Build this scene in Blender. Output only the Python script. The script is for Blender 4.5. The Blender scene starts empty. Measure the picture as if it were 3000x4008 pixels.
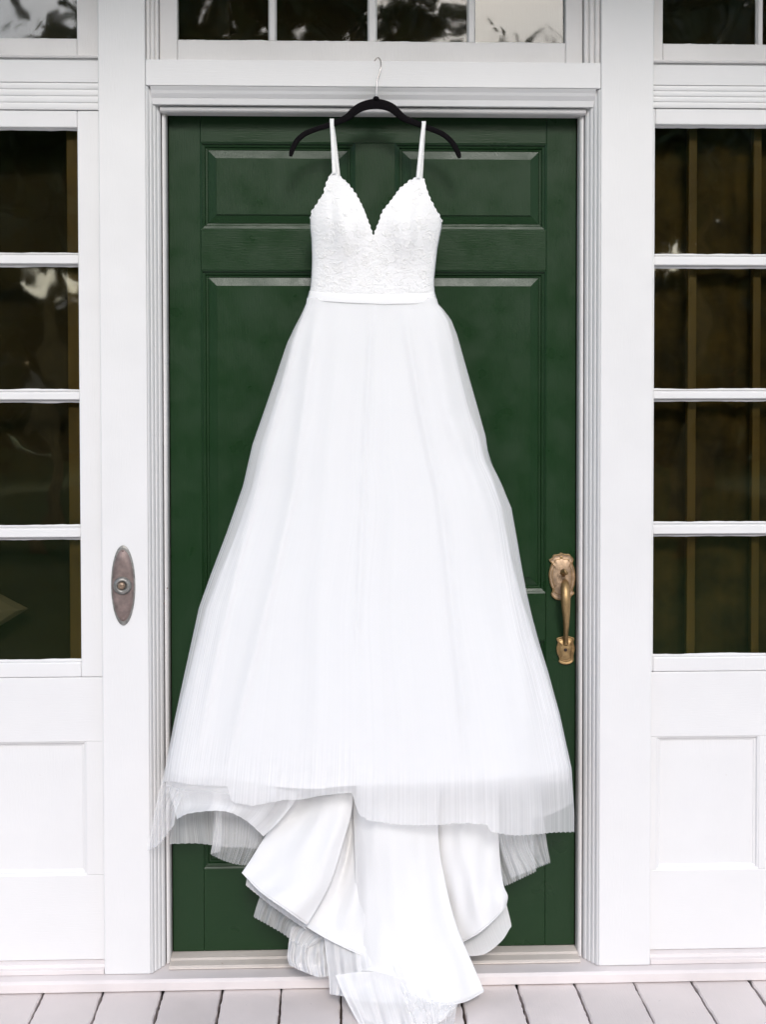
import bpy, math, random
import numpy as np
from mathutils import Matrix, Vector
random.seed(7); rng = np.random.default_rng(7)
S = bpy.context.scene
COL = S.collection
R_ = math.radians

# ------------------------------------------------------------------ camera
IW, IH, FPX = 3000.0, 4008.0, 5168.0
CAM = np.array([-0.0988, -3.148, 1.4265])
YAW, PITCH, ROLL, SHY = R_(2.135), R_(1.547), R_(0.0826), -315.66
def cam_rot():
    c, s = math.cos(YAW), math.sin(YAW); A = np.array([[c, -s, 0], [s, c, 0], [0, 0, 1]])
    c, s = math.cos(PITCH), math.sin(PITCH); B = np.array([[1, 0, 0], [0, c, -s], [0, s, c]])
    c, s = math.cos(ROLL), math.sin(ROLL); C = np.array([[c, 0, -s], [0, 1, 0], [s, 0, c]])
    return C @ B @ A
RC = cam_rot()
def ray(x, y): return RC.T @ np.array([(x - IW / 2) / FPX, 1.0, -(y - IH / 2 - SHY) / FPX])
def at(x, y, Y):            # measured picture point -> world point at depth Y
    d = ray(x, y); return CAM + d * ((Y - CAM[1]) / d[1])
def atz(x, y, z):           # measured picture point -> world point at height z
    d = ray(x, y); return CAM + d * ((z - CAM[2]) / d[2])

cam_d = bpy.data.cameras.new('camera'); cam = bpy.data.objects.new('camera', cam_d); COL.objects.link(cam)
right, fwd, up = RC[0], RC[1], RC[2]
M = Matrix.Identity(4)
for i in range(3):
    M[i][0] = right[i]; M[i][1] = up[i]; M[i][2] = -fwd[i]; M[i][3] = CAM[i]
cam.matrix_world = M
cam_d.sensor_fit = 'VERTICAL'; cam_d.sensor_height = 36; cam_d.lens = FPX * 36 / IH
cam_d.shift_y = SHY / IH
cam_d.clip_start = 0.05; cam_d.clip_end = 500
S.camera = cam

# ------------------------------------------------------------------ light
SUN_EL, SUN_AZ = R_(33), R_(4)        # from the open garden in front, a little from the right
W = bpy.data.worlds.new('World'); S.world = W; W.use_nodes = True
nt = W.node_tree; bg = nt.nodes['Background']
sky = nt.nodes.new('ShaderNodeTexSky'); sky.sky_type = 'NISHITA'; sky.sun_disc = False
sky.sun_elevation = SUN_EL; sky.sun_rotation = R_(180) - SUN_AZ
sky.dust_density = 1.5; sky.air_density = 1.0; sky.ozone_density = 1.0
nt.links.new(sky.outputs[0], bg.inputs[0]); bg.inputs[1].default_value = 0.15
sd = bpy.data.lights.new('sun', 'SUN'); sd.energy = 1.1; sd.angle = R_(14); sd.color = (1.0, 0.985, 0.97)
so = bpy.data.objects.new('sun', sd); COL.objects.link(so)
to_sun = Vector((math.sin(SUN_AZ) * math.cos(SUN_EL), -math.cos(SUN_AZ) * math.cos(SUN_EL), math.sin(SUN_EL)))
so.rotation_euler = to_sun.to_track_quat('Z', 'Y').to_euler(); so.location = (1, -8, 6)
vs = S.view_settings
vs.view_transform = 'Standard'; vs.look = 'None'; vs.gamma = 1; vs.use_curve_mapping = False
vs.exposure = 0.64
S.cycles.transparent_max_bounces = 24; S.cycles.max_bounces = 10

# ------------------------------------------------------------------ materials
def newmat(name):
    m = bpy.data.materials.new(name); m.use_nodes = True
    return m, m.node_tree, m.node_tree.nodes['Principled BSDF']
def lk(t, a, b): t.links.new(a, b)
def nd(t, k, **kw):
    n = t.nodes.new(k)
    for a, v in kw.items(): setattr(n, a, v)
    return n
def coords(t, scale=(1, 1, 1), kind='Object'):
    c = nd(t, 'ShaderNodeTexCoord'); mp = nd(t, 'ShaderNodeMapping'); mp.inputs['Scale'].default_value = scale
    lk(t, c.outputs[kind], mp.inputs[0]); return mp.outputs[0]
def noise(t, vec, scale, detail=4, rough=0.55):
    n = nd(t, 'ShaderNodeTexNoise'); n.inputs['Scale'].default_value = scale; n.inputs['Detail'].default_value = detail
    n.inputs['Roughness'].default_value = rough; lk(t, vec, n.inputs['Vector']); return n.outputs[0]
def ramp(t, fac, stops):
    r = nd(t, 'ShaderNodeValToRGB'); e = r.color_ramp.elements
    while len(e) < len(stops): e.new(0.5)
    for q, (p, c) in zip(e, stops): q.position = p; q.color = (*c, 1) if len(c) == 3 else c
    lk(t, fac, r.inputs[0]); return r.outputs[0]
def bump(t, b, h, strength, dist=0.002, prev=None):
    n = nd(t, 'ShaderNodeBump'); n.inputs['Strength'].default_value = strength; n.inputs['Distance'].default_value = dist
    lk(t, h, n.inputs['Height'])
    if prev is not None: lk(t, prev, n.inputs['Normal'])
    lk(t, n.outputs[0], b.inputs['Normal']); return n.outputs[0]

def paint(name, col, var=0.03, rough=0.4, grain=(40, 40, 6), bstr=0.25, chips=0.0, chipcol=(0.3, 0.24, 0.2), spec=0.5, lump=0.25):
    m, t, b = newmat(name)
    v = coords(t)
    n1 = noise(t, v, 3.0, 6, 0.6)
    lo = tuple(c * (1 - var) for c in col); hi = tuple(min(1, c * (1 + var * 0.4)) for c in col)
    colr = ramp(t, n1, [(0.3, lo), (0.65, hi)])
    if chips > 0:
        n3 = noise(t, v, 55, 5, 0.65)
        mask = ramp(t, n3, [(0.74 - chips * 0.06, (0, 0, 0)), (0.76 - chips * 0.06, (1, 1, 1))])
        mx = nd(t, 'ShaderNodeMixRGB'); lk(t, mask, mx.inputs[0]); lk(t, colr, mx.inputs[1]); mx.inputs[2].default_value = (*chipcol, 1)
        colr = mx.outputs[0]
    if 'floor' in name:
        inf = nd(t, 'ShaderNodeObjectInfo'); hs = nd(t, 'ShaderNodeHueSaturation'); mr = nd(t, 'ShaderNodeMapRange'); lk(t, inf.outputs['Random'], mr.inputs[0])
        mr.inputs[3].default_value = 0.90; mr.inputs[4].default_value = 1.05; lk(t, mr.outputs[0], hs.inputs['Value']); lk(t, colr, hs.inputs['Color']); colr = hs.outputs[0]
    lk(t, colr, b.inputs['Base Color'])
    g = noise(t, coords(t, grain), 6, 5, 0.6)
    p = bump(t, b, g, bstr, 0.0015)
    bump(t, b, noise(t, v, 9, 2), lump, 0.003, p)
    rr = ramp(t, noise(t, v, 12, 3), [(0.3, (rough - .08,) * 3), (0.7, (rough + .1,) * 3)])
    lk(t, rr, b.inputs['Roughness'])
    b.inputs['Specular IOR Level'].default_value = spec
    return m

WHITE = paint('white_paint_upright', (0.755, 0.748, 0.746), grain=(60, 60, 5), chips=0.06, chipcol=(0.6, 0.56, 0.52))
WHITE_H = paint('white_paint_level', (0.755, 0.748, 0.746), grain=(5, 60, 60), chips=0.06, chipcol=(0.6, 0.56, 0.52))
WHITE_OLD = paint('white_paint_worn', (0.735, 0.715, 0.705), var=0.10, grain=(60, 60, 6), chips=0.35, chipcol=(0.42, 0.35, 0.28))
GREEN_V = paint('green_paint_upright', (0.0100, 0.0345, 0.0108), var=0.05, rough=0.34, grain=(70, 70, 5), bstr=0.32, spec=0.28, lump=0.06)
GREEN_H = paint('green_paint_level', (0.0100, 0.0345, 0.0108), var=0.05, rough=0.34, grain=(5, 70, 70), bstr=0.24, spec=0.26, lump=0.06)
FLOOR = paint('mauve_floor_paint', (0.76, 0.69, 0.668), var=0.10, rough=0.5, grain=(60, 5, 60), bstr=0.35, chips=0.25, chipcol=(0.36, 0.3, 0.29))
SILL = paint('mauve_sill_paint', (0.74, 0.685, 0.675), var=0.12, rough=0.5, grain=(5, 60, 60), bstr=0.35, chips=0.3, chipcol=(0.4, 0.34, 0.33))
THRESH = paint('worn_threshold_paint', (0.66, 0.60, 0.55), var=0.25, rough=0.4, grain=(4, 60, 60), bstr=0.6, chips=0.7, chipcol=(0.36, 0.25, 0.17))
DARKWOOD = paint('dark_gap_wood', (0.075, 0.05, 0.04), rough=0.8)
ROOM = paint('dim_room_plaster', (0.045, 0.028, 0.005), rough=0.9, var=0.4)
CASING_REFLECT = paint('ochre_trim_and_reflection', (0.22, 0.125, 0.016), rough=0.55, var=0.3)  # ochre of the inner casings, also painted on the strips imitating a trunk reflection
BEIGE = paint('beige_cloth', (0.22, 0.17, 0.09), rough=0.9)

def simple(name, col, rough=0.5, metal=0.0, var=0.1, scale=30, bstr=0.1):
    m, t, b = newmat(name); v = coords(t)
    lk(t, ramp(t, noise(t, v, scale, 4), [(0.3, tuple(c * (1 - var) for c in col)), (0.7, tuple(min(1, c * (1 + var)) for c in col))]), b.inputs['Base Color'])
    b.inputs['Roughness'].default_value = rough; b.inputs['Metallic'].default_value = metal
    bump(t, b, noise(t, v, scale * 3, 3), bstr, 0.001)
    return m
BRASS = simple('aged_brass', (0.40, 0.27, 0.13), 0.5, 0.85, 0.30, 60, 0.25)
BRASS_PALE = simple('worn_pinkish_brass', (0.46, 0.33, 0.22), 0.55, 0.75, 0.3, 70, 0.3)
COPPER = simple('tarnished_copper', (0.235, 0.180, 0.165), 0.55, 0.5, 0.25, 60, 0.3)
PEWTER = simple('grey_green_tarnish', (0.27, 0.265, 0.25), 0.5, 0.7, 0.3, 90, 0.3)
KNOBM = simple('brown_button', (0.24, 0.17, 0.12), 0.35, 0.3, 0.2, 90, 0.1)
STEEL = simple('hanger_wire', (0.62, 0.58, 0.55), 0.25, 1.0, 0.05, 60, 0.02)
VELVET, vt_, vb_ = newmat('black_velvet'); vb_.inputs['Base Color'].default_value = (0.006, 0.005, 0.006, 1)
vb_.inputs['Roughness'].default_value = 0.95; vb_.inputs['Specular IOR Level'].default_value = 0.1
bump(vt_, vb_, noise(vt_, coords(vt_), 900, 2), 0.5, 0.001)
RUST = simple('rusty_plate', (0.16, 0.07, 0.045), 0.8, 0.2, 0.4, 120, 0.4)
IRON = simple('dark_screw', (0.03, 0.02, 0.018), 0.6, 0.4, 0.3, 120, 0.3)

def glass():
    m = bpy.data.materials.new('old_wavy_glass'); m.use_nodes = True; t = m.node_tree
    t.nodes.remove(t.nodes['Principled BSDF']); out = t.nodes['Material Output']
    v = coords(t, (1, 1, 1), 'Object')
    inf = nd(t, 'ShaderNodeObjectInfo')
    ad = nd(t, 'ShaderNodeVectorMath', operation='ADD'); lk(t, v, ad.inputs[0])
    sc = nd(t, 'ShaderNodeVectorMath', operation='SCALE'); sc.inputs['Scale'].default_value = 37.0
    cb = nd(t, 'ShaderNodeCombineXYZ'); lk(t, inf.outputs['Random'], cb.inputs[0]); lk(t, inf.outputs['Random'], cb.inputs[2])
    lk(t, cb.outputs[0], sc.inputs[0]); lk(t, sc.outputs[0], ad.inputs[1])
    n = noise(t, ad.outputs[0], 6.5, 1.2, 0.45)
    bp = nd(t, 'ShaderNodeBump'); bp.inputs['Strength'].default_value = 0.5; bp.inputs['Distance'].default_value = 0.0022
    lk(t, n, bp.inputs['Height'])
    fr = nd(t, 'ShaderNodeFresnel'); fr.inputs['IOR'].default_value = 1.9
    gl = nd(t, 'ShaderNodeBsdfGlossy'); gl.inputs['Roughness'].default_value = 0.025; lk(t, bp.outputs[0], gl.inputs['Normal'])
    tr = nd(t, 'ShaderNodeBsdfTransparent'); tr.inputs[0].default_value = (0.93, 0.95, 0.92, 1)
    mx = nd(t, 'ShaderNodeMixShader'); lk(t, fr.outputs[0], mx.inputs[0]); lk(t, tr.outputs[0], mx.inputs[1]); lk(t, gl.outputs[0], mx.inputs[2])
    lk(t, mx.outputs[0], out.inputs[0]); return m
GLASS = glass()

def satin():
    m, t, b = newmat('white_satin'); v = coords(t)
    lk(t, ramp(t, noise(t, v, 4, 3), [(0.3, (0.87, 0.868, 0.868)), (0.7, (0.90, 0.898, 0.898))]), b.inputs['Base Color'])
    b.inputs['Roughness'].default_value = 0.7; b.inputs['Specular IOR Level'].default_value = 0.2
    n = noise(t, coords(t, (1, 1, .35)), 22, 3); p = bump(t, b, n, 0.12, 0.01)
    bump(t, b, noise(t, v, 700, 1), 0.12, 0.0006, p); return m
SATIN = satin()
TRAIN = satin(); TRAIN.name = 'ivory_train_satin'
for e_, c_ in zip([n for n in TRAIN.node_tree.nodes if n.type == 'VALTORGB'][0].color_ramp.elements, (0.75, 0.79)): e_.color = (c_, c_ * .998, c_ * .998, 1)
LACE = simple('white_lace', (0.86, 0.855, 0.855), 0.7, 0, 0.03, 260, 0.5)
lt = LACE.node_tree; lb = lt.nodes['Principled BSDF']; lv = coords(lt)
vo = nd(lt, 'ShaderNodeTexVoronoi', feature='DISTANCE_TO_EDGE'); vo.inputs['Scale'].default_value = 210; lk(lt, lv, vo.inputs[0])
wv = nd(lt, 'ShaderNodeTexWave', wave_type='RINGS'); wv.inputs['Scale'].default_value = 22; wv.inputs['Distortion'].default_value = 9; wv.inputs['Detail'].default_value = 2; wv.inputs['Detail Scale'].default_value = 2.5; lk(lt, lv, wv.inputs[0])
b1 = bump(lt, lb, vo.outputs['Distance'], 0.4, 0.0008); bump(lt, lb, wv.outputs[0], 0.4, 0.0010, b1)
EMB = simple('white_embroidery', (0.86, 0.855, 0.845), 0.55, 0, 0.03, 300, 0.2)
BEAD = simple('clear_white_beads', (0.90, 0.90, 0.90), 0.12, 0, 0.02, 100, 0.0)
BEAD.node_tree.nodes['Principled BSDF'].inputs['Coat Weight'].default_value = 0.6

def tulle(name, base, amp, freq, tint=(0.96, 0.96, 0.965), gather=None, fade=False):
    """sheer pleated net: threads (diffuse + translucent) mixed with the open holes between them"""
    m = bpy.data.materials.new(name); m.use_nodes = True; t = m.node_tree
    t.nodes.remove(t.nodes['Principled BSDF']); out = t.nodes['Material Output']
    uv = nd(t, 'ShaderNodeTexCoord'); sp = nd(t, 'ShaderNodeSeparateXYZ'); lk(t, uv.outputs['UV'], sp.inputs[0])
    mp = nd(t, 'ShaderNodeMapping'); mp.inputs['Scale'].default_value = (freq, 0.45, 1); lk(t, uv.outputs['UV'], mp.inputs[0])
    n1 = noise(t, mp.outputs[0], 1.0, 2.0, 0.6)
    g = nd(t, 'ShaderNodeMapRange'); lk(t, n1, g.inputs[0]); g.inputs[1].default_value = 0.32; g.inputs[2].default_value = 0.68
    g.inputs[3].default_value = base - amp; g.inputs[4].default_value = base + amp
    h2 = g
    if gather is not None:       # flat in front, gathered at the two sides and along the hem
        sp2 = nd(t, 'ShaderNodeSeparateXYZ'); lk(t, uv.outputs['UV'], sp2.inputs[0])
        c1 = nd(t, 'ShaderNodeMath', operation='MULTIPLY'); lk(t, sp2.outputs[0], c1.inputs[0]); c1.inputs[1].default_value = 2 * math.pi
        c2 = nd(t, 'ShaderNodeMath', operation='COSINE'); lk(t, c1.outputs[0], c2.inputs[0])
        c3 = nd(t, 'ShaderNodeMath', operation='ABSOLUTE'); lk(t, c2.outputs[0], c3.inputs[0])
        c4 = nd(t, 'ShaderNodeMapRange'); c4.interpolation_type = 'SMOOTHSTEP'; lk(t, c3.outputs[0], c4.inputs[0]); c4.inputs[1].default_value = 0.80; c4.inputs[2].default_value = 0.99
        c5 = nd(t, 'ShaderNodeMapRange'); c5.interpolation_type = 'SMOOTHSTEP'; lk(t, sp2.outputs[1], c5.inputs[0]); c5.inputs[1].default_value = 0.88; c5.inputs[2].default_value = 0.96
        c5.inputs[4].default_value = 0.40; c6 = nd(t, 'ShaderNodeMath', operation='MAXIMUM'); lk(t, c4.outputs[0], c6.inputs[0]); lk(t, c5.outputs[0], c6.inputs[1])
        c7 = nd(t, 'ShaderNodeMapRange'); lk(t, c6.outputs[0], c7.inputs[0]); c7.inputs[3].default_value = gather; c7.inputs[4].default_value = 1.0
        d1 = nd(t, 'ShaderNodeMath', operation='SUBTRACT'); lk(t, g.outputs[0], d1.inputs[0]); d1.inputs[1].default_value = base
        h2 = nd(t, 'ShaderNodeMath', operation='MULTIPLY_ADD'); lk(t, d1.outputs[0], h2.inputs[0]); lk(t, c7.outputs[0], h2.inputs[1]); h2.inputs[2].default_value = base
    if fade:                     # stacked layers of unequal length: thinner towards the hem
        sp3 = nd(t, 'ShaderNodeSeparateXYZ'); lk(t, uv.outputs['UV'], sp3.inputs[0])
        q1 = nd(t, 'ShaderNodeMapRange'); q1.interpolation_type = 'SMOOTHSTEP'; lk(t, sp3.outputs[1], q1.inputs[0]); q1.inputs[1].default_value = 0.93; q1.inputs[2].default_value = 1.0; q1.inputs[3].default_value = 1.0; q1.inputs[4].default_value = 0.06
        q2 = nd(t, 'ShaderNodeMath', operation='MULTIPLY'); lk(t, h2.outputs[0], q2.inputs[0]); lk(t, q1.outputs[0], q2.inputs[1]); h2 = q2
    d = nd(t, 'ShaderNodeBsdfDiffuse'); d.inputs[0].default_value = (*tint, 1)
    tl = nd(t, 'ShaderNodeBsdfTranslucent'); tl.inputs[0].default_value = (*tint, 1)
    m1 = nd(t, 'ShaderNodeMixShader'); m1.inputs[0].default_value = 0.15; lk(t, d.outputs[0], m1.inputs[1]); lk(t, tl.outputs[0], m1.inputs[2])
    tr = nd(t, 'ShaderNodeBsdfTransparent')
    mx = nd(t, 'ShaderNodeMixShader'); lk(t, h2.outputs[0], mx.inputs[0]); lk(t, tr.outputs[0], mx.inputs[1]); lk(t, m1.outputs[0], mx.inputs[2])
    lk(t, mx.outputs[0], out.inputs[0]); return m
TULLE = tulle('sheer_tulle_overlay', 0.48, 0.16, 560, gather=0.03)
TULLE_U = tulle('soft_tulle_underlay', 0.78, 0.08, 300, gather=0.02, fade=True)
TULLE2 = tulle('sheer_tulle_layer', 0.40, 0.12, 230)
TULLE3 = tulle('thin_tulle_layer', 0.30, 0.12, 200)
TULLE_D = tulle('dense_tulle_layer', 0.70, 0.06, 240)

# ------------------------------------------------------------------ mesh helpers
class MB:
    def __init__(s): s.v = []; s.f = []; s.uv = None
    def add(s, vs, fs):
        o = len(s.v); s.v += [tuple(float(c) for c in p) for p in vs]; s.f += [tuple(i + o for i in f) for f in fs]; return s
    def box(s, x0, x1, y0, y1, z0, z1):
        return s.add([(x0, y0, z0), (x1, y0, z0), (x1, y1, z0), (x0, y1, z0), (x0, y0, z1), (x1, y0, z1), (x1, y1, z1), (x0, y1, z1)],
                     [(0, 3, 2, 1), (4, 5, 6, 7), (0, 1, 5, 4), (1, 2, 6, 5), (2, 3, 7, 6), (3, 0, 4, 7)])
    def prism(s, prof, axis, a, b):      # closed profile swept between a and b; axis 'z': prof is (x,y); axis 'x': prof is (y,z)
        n = len(prof)
        mk = (lambda p, q: (p[0], p[1], q)) if axis == 'z' else (lambda p, q: (q, p[0], p[1]))
        s.add([mk(p, a) for p in prof] + [mk(p, b) for p in prof],
              [(i, (i + 1) % n, (i + 1) % n + n, i + n) for i in range(n)] + [tuple(range(n))[::-1], tuple(range(n, 2 * n))])
        return s
    def tube(s, pts, rad, seg=10, rad2=None, cap=True):
        pts = [Vector(p) for p in pts]; n = len(pts); vs = []; fs = []
        rad = rad if hasattr(rad, '__len__') else [rad] * n
        ref = Vector((0, 1, 0))
        for i, p in enumerate(pts):
            tg = (pts[min(i + 1, n - 1)] - pts[max(i - 1, 0)]).normalized()
            a = ref - tg * ref.dot(tg)
            if a.length < 1e-3: a = Vector((1, 0, 0)) - tg * tg.x
            a.normalize(); b = tg.cross(a)
            for k in range(seg):
                th = 2 * math.pi * k / seg
                vs.append(p + a * math.cos(th) * (rad2[i] if rad2 is not None else rad[i]) + b * math.sin(th) * rad[i])
        for i in range(n - 1):
            for k in range(seg):
                fs.append((i * seg + k, i * seg + (k + 1) % seg, (i + 1) * seg + (k + 1) % seg, (i + 1) * seg + k))
        if cap: fs += [tuple(range(seg))[::-1], tuple(range((n - 1) * seg, n * seg))]
        return s.add(vs, fs)
    def lathe_y(s, c, prof, seg=28, sx=1.0, sz=1.0):     # prof: (radius, y offset), axis towards -y
        vs = []; fs = []; n = len(prof)
        for r, y in prof:
            for k in range(seg):
                th = 2 * math.pi * k / seg; vs.append((c[0] + r * sx * math.cos(th), c[1] + y, c[2] + r * sz * math.sin(th)))
        for i in range(n - 1):
            for k in range(seg):
                fs.append((i * seg + k, i * seg + (k + 1) % seg, (i + 1) * seg + (k + 1) % seg, (i + 1) * seg + k))
        fs += [tuple(range(seg))[::-1], tuple(range((n - 1) * seg, n * seg))]
        return s.add(vs, fs)
    def build(s, name, mat, parent=None, smooth=False, bev=0.0, solid=0.0):
        me = bpy.data.meshes.new(name); me.from_pydata(s.v, [], s.f)
        if s.uv is not None:
            ul = me.uv_layers.new(name='UVMap'); li = np.empty(len(me.loops), dtype=np.int32); me.loops.foreach_get('vertex_index', li)
            ul.data.foreach_set('uv', np.asarray(s.uv, dtype=np.float32)[li].ravel())
        me.materials.append(mat)
        if smooth: me.polygons.foreach_set('use_smooth', [True] * len(me.polygons))
        me.update()
        import bmesh
        if s.uv is None:
            bm = bmesh.new(); bm.from_mesh(me); bmesh.ops.recalc_face_normals(bm, faces=bm.faces); bm.to_mesh(me); bm.free()
        o = bpy.data.objects.new(name, me); COL.objects.link(o)
        if parent is not None: o.parent = parent; o.matrix_parent_inverse = parent.matrix_basis.inverted()
        if bev:
            b = o.modifiers.new('edge', 'BEVEL'); b.width = bev; b.segments = 2; b.limit_method = 'ANGLE'
        if solid:
            b = o.modifiers.new('cloth', 'SOLIDIFY'); b.thickness = solid; b.offset = 0
        return o
def bx(name, mat, parent, x0, x1, y0, y1, z0, z1, bev=0.0015): return MB().box(x0, x1, y0, y1, z0, z1).build(name, mat, parent, bev=bev)
def empty(name, loc, label, cat, group=None, kind=None):
    o = bpy.data.objects.new(name, None); COL.objects.link(o); o.location = loc; o.empty_display_size = 0.1
    if label: o['label'] = label
    if cat: o['category'] = cat
    if group: o['group'] = group
    if kind: o['kind'] = kind
    return o
def tag(o, label=None, cat=None, group=None, kind=None):
    if label: o['label'] = label
    if cat: o['category'] = cat
    if group: o['group'] = group
    if kind: o['kind'] = kind
    return o
def spline(P, n):            # Catmull-Rom through control points, n samples
    P = np.asarray(P, float); m = len(P)
    if m == 2: return P[0] + (P[1] - P[0]) * np.linspace(0, 1, n)[:, None]
    seg = np.linalg.norm(np.diff(P[:, :], axis=0), axis=1) + 1e-9
    k = np.concatenate([[0], np.cumsum(seg ** 0.5)]); k /= k[-1]
    tt = np.linspace(0, 1, n); out = np.empty((n, P.shape[1]))
    for j, t in enumerate(tt):
        i = min(np.searchsorted(k, t, side='right') - 1, m - 2); i = max(i, 0)
        u = (t - k[i]) / (k[i + 1] - k[i])
        p1, p2 = P[i], P[i + 1]; h = k[i + 1] - k[i]
        m1 = (P[i + 1] - P[i - 1]) / (k[i + 1] - k[i - 1]) if i > 0 else (p2 - p1) / h
        m2 = (P[i + 2] - P[i]) / (k[i + 2] - k[i]) if i + 2 < m else (p2 - p1) / h
        u2, u3 = u * u, u * u * u
        out[j] = (2 * u3 - 3 * u2 + 1) * p1 + (u3 - 2 * u2 + u) * h * m1 + (-2 * u3 + 3 * u2) * p2 + (u3 - u2) * h * m2
    return out

# ================================================================== SETTING
ground = MB()
N = 60
gx = np.concatenate([-np.geomspace(300, 1, 20), np.linspace(-.8, .8, 5), np.geomspace(1, 300, 20)])
gv = [(x, y, -0.75 + 0.06 * math.sin(x * .21) * math.cos(y * .17) * min(1, abs(y) / 8)) for y in gx for x in gx]; n = len(gx)
ground.add(gv, [(j * n + i, j * n + i + 1, (j + 1) * n + i + 1, (j + 1) * n + i) for j in range(n - 1) for i in range(n - 1)])
GR, gt, gb = newmat('lawn_grass'); v = coords(gt)
lk(gt, ramp(gt, noise(gt, v, 0.5, 8, 0.7), [(0.35, (0.07, 0.12, 0.012)), (0.52, (0.10, 0.16, 0.018)), (0.7, (0.13, 0.15, 0.03))]), gb.inputs['Base Color'])
gb.inputs['Roughness'].default_value = 0.9; bump(gt, gb, noise(gt, v, 30, 4), 0.8, 0.05)
tag(ground.build('ground', GR, None, smooth=True), kind='structure')

FZ = 0.010
floor = tag(MB().box(-2.9, 2.9, -3.9, 0.3, -0.75, FZ - 0.022).build('porch_floor', DARKWOOD), kind='structure')
bw = 0.1413; i0 = -20
for i in range(i0, 21):
    xa = -0.0855 + i * bw; dz = random.uniform(-.0012, .0012)
    gap = random.uniform(.0042, .0072)
    x0, x1 = xa + gap / 2, xa + bw - gap / 2
    if x1 > 2.9 or x0 < -2.9: continue
    m = MB(); ny = 60; ys = np.concatenate([np.linspace(-3.85, -.5, 20), np.linspace(-.48, -0.012, 40)]); vs = []; e0 = 0; e1 = 0
    for y in ys:                         # slightly ragged long edges
        e0 = e0 * .5 + random.uniform(-.0014, .0014); e1 = e1 * .5 + random.uniform(-.0014, .0014)
        vs += [(x0 + e0, y, FZ - .02), (x0 + e0, y, FZ - .003 + dz), (x0 + e0 + .003, y, FZ + dz), (x1 + e1 - .003, y, FZ + dz), (x1 + e1, y, FZ - .003 + dz), (x1 + e1, y, FZ - .02)]
    fs = [(r * 6 + c, (r + 1) * 6 + c, (r + 1) * 6 + c + 1, r * 6 + c + 1) for r in range(ny - 1) for c in range(5)]
    fs += [tuple(range(6)), tuple(range((ny - 1) * 6, ny * 6))[::-1]]
    m.add(vs, fs).build('floor_board', FLOOR, floor)

# ================================================================== HOUSE FRONT
house = empty('house_front', (0, 0.1, 0), 'white painted wooden house front with green panelled door and sidelights', 'house')
ST = 0.04            # top of the sill the woodwork stands on
# sill with nosing and a low plinth behind it
MB().prism([(-0.032, 0.014), (-0.032, 0.034), (-0.026, ST), (0.30, ST + .002), (0.30, 0.012), (-0.02, 0.012)], 'x', -2.9, 2.9).build('sill', SILL, house, bev=.001)
for a, b in ((-1.199, -0.6535), (0.6695, 1.199)):
    MB().prism([(0.004, ST + .001), (0.004, ST + .012), (0.014, ST + .014), (0.016, ST + .021), (0.035, ST + .025), (0.06, ST + .025), (0.06, ST + .001)], 'x', a, b).build('plinth_moulding', SILL, house, bev=.001)
PL, PR = (-0.652, -0.541), (0.541, 0.668)
TOP = 2.95
for a, b in (PL, PR, (-1.33, -1.20), (1.20, 1.33)):
    bx('pilaster', WHITE, house, a, b, 0.0, 0.16, ST + .001, TOP, .003)
bx('frieze_board', WHITE_H, house, -2.9, 2.9, -0.012, 0.16, TOP + .001, 3.22, .003)
# header board between the pilasters: its top is the ledge the hanger hooks on
bx('header_board', WHITE_H, house, -0.5405, 0.5405, 0.0005, 0.16, 2.158, 2.219, .002)
# head moulding under it
MB().prism([(0.0025, 2.1575), (0.0035, 2.1560), (0.009, 2.1490), (0.012, 2.1425), (0.018, 2.1345), (0.0195, 2.1330), (0.0225, 2.1185), (0.15, 2.1185), (0.15, 2.1575)], 'x', -0.530, 0.530).build('head_moulding', WHITE_H, house, bev=.001)
prof = [(0.034, 2.1160)] + [(0.034 + .012 * (1 - math.cos(a)), 2.1120 - .0085 * math.sin(a)) for a in np.linspace(0, math.pi / 2, 7)] + [(0.084, 2.1045), (0.084, 2.1160)]
MB().prism(prof, 'x', -0.512, 0.512).build('door_stop', WHITE_OLD, house, smooth=False, bev=.0008)
# splayed, reeded door casings and rounded stops
for sgn in (-1, 1):
    A = np.array([sgn * 0.541, 0.0005]); B = np.array([sgn * 0.512, 0.050]); d = B - A; L = np.linalg.norm(d); d /= L
    nrm = np.array([-sgn * abs(d[1]), -abs(d[0])])
    pf = []
    k = 4
    for r in range(k):
        for a in np.linspace(0, math.pi, 9):
            s_ = (r + 0.5 - 0.42 * math.cos(a)) / k * L
            pf.append(tuple(A + d * s_ + nrm * (math.sin(a) * 0.0017)))
        pf.append(tuple(A + d * ((r + 1) / k * L) - nrm * 0.0001))
    pf += [(sgn * 0.512, 0.16), (sgn * 0.541, 0.16)]
    MB().prism(pf, 'z', ST + .002, 2.157).build('reeded_casing', WHITE, house)
    xs, xe = sgn * 0.5092, sgn * 0.5005
    pf = [(xs, 0.052)] + [(xs + (xe - xs) * math.sin(a), 0.052 + .011 * (1 - math.cos(a))) for a in np.linspace(0, math.pi / 2, 7)] + [(xe, 0.087), (xs, 0.087)]
    MB().prism(pf, 'z', ST + .003, 2.1175).build('door_stop', WHITE_OLD, house)
    bx('jamb_backing', DARKWOOD, house, min(sgn * .5115, sgn * .5005), max(sgn * .5115, sgn * .5005), .0885, .15, ST + .003, 2.118, 0)
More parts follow.
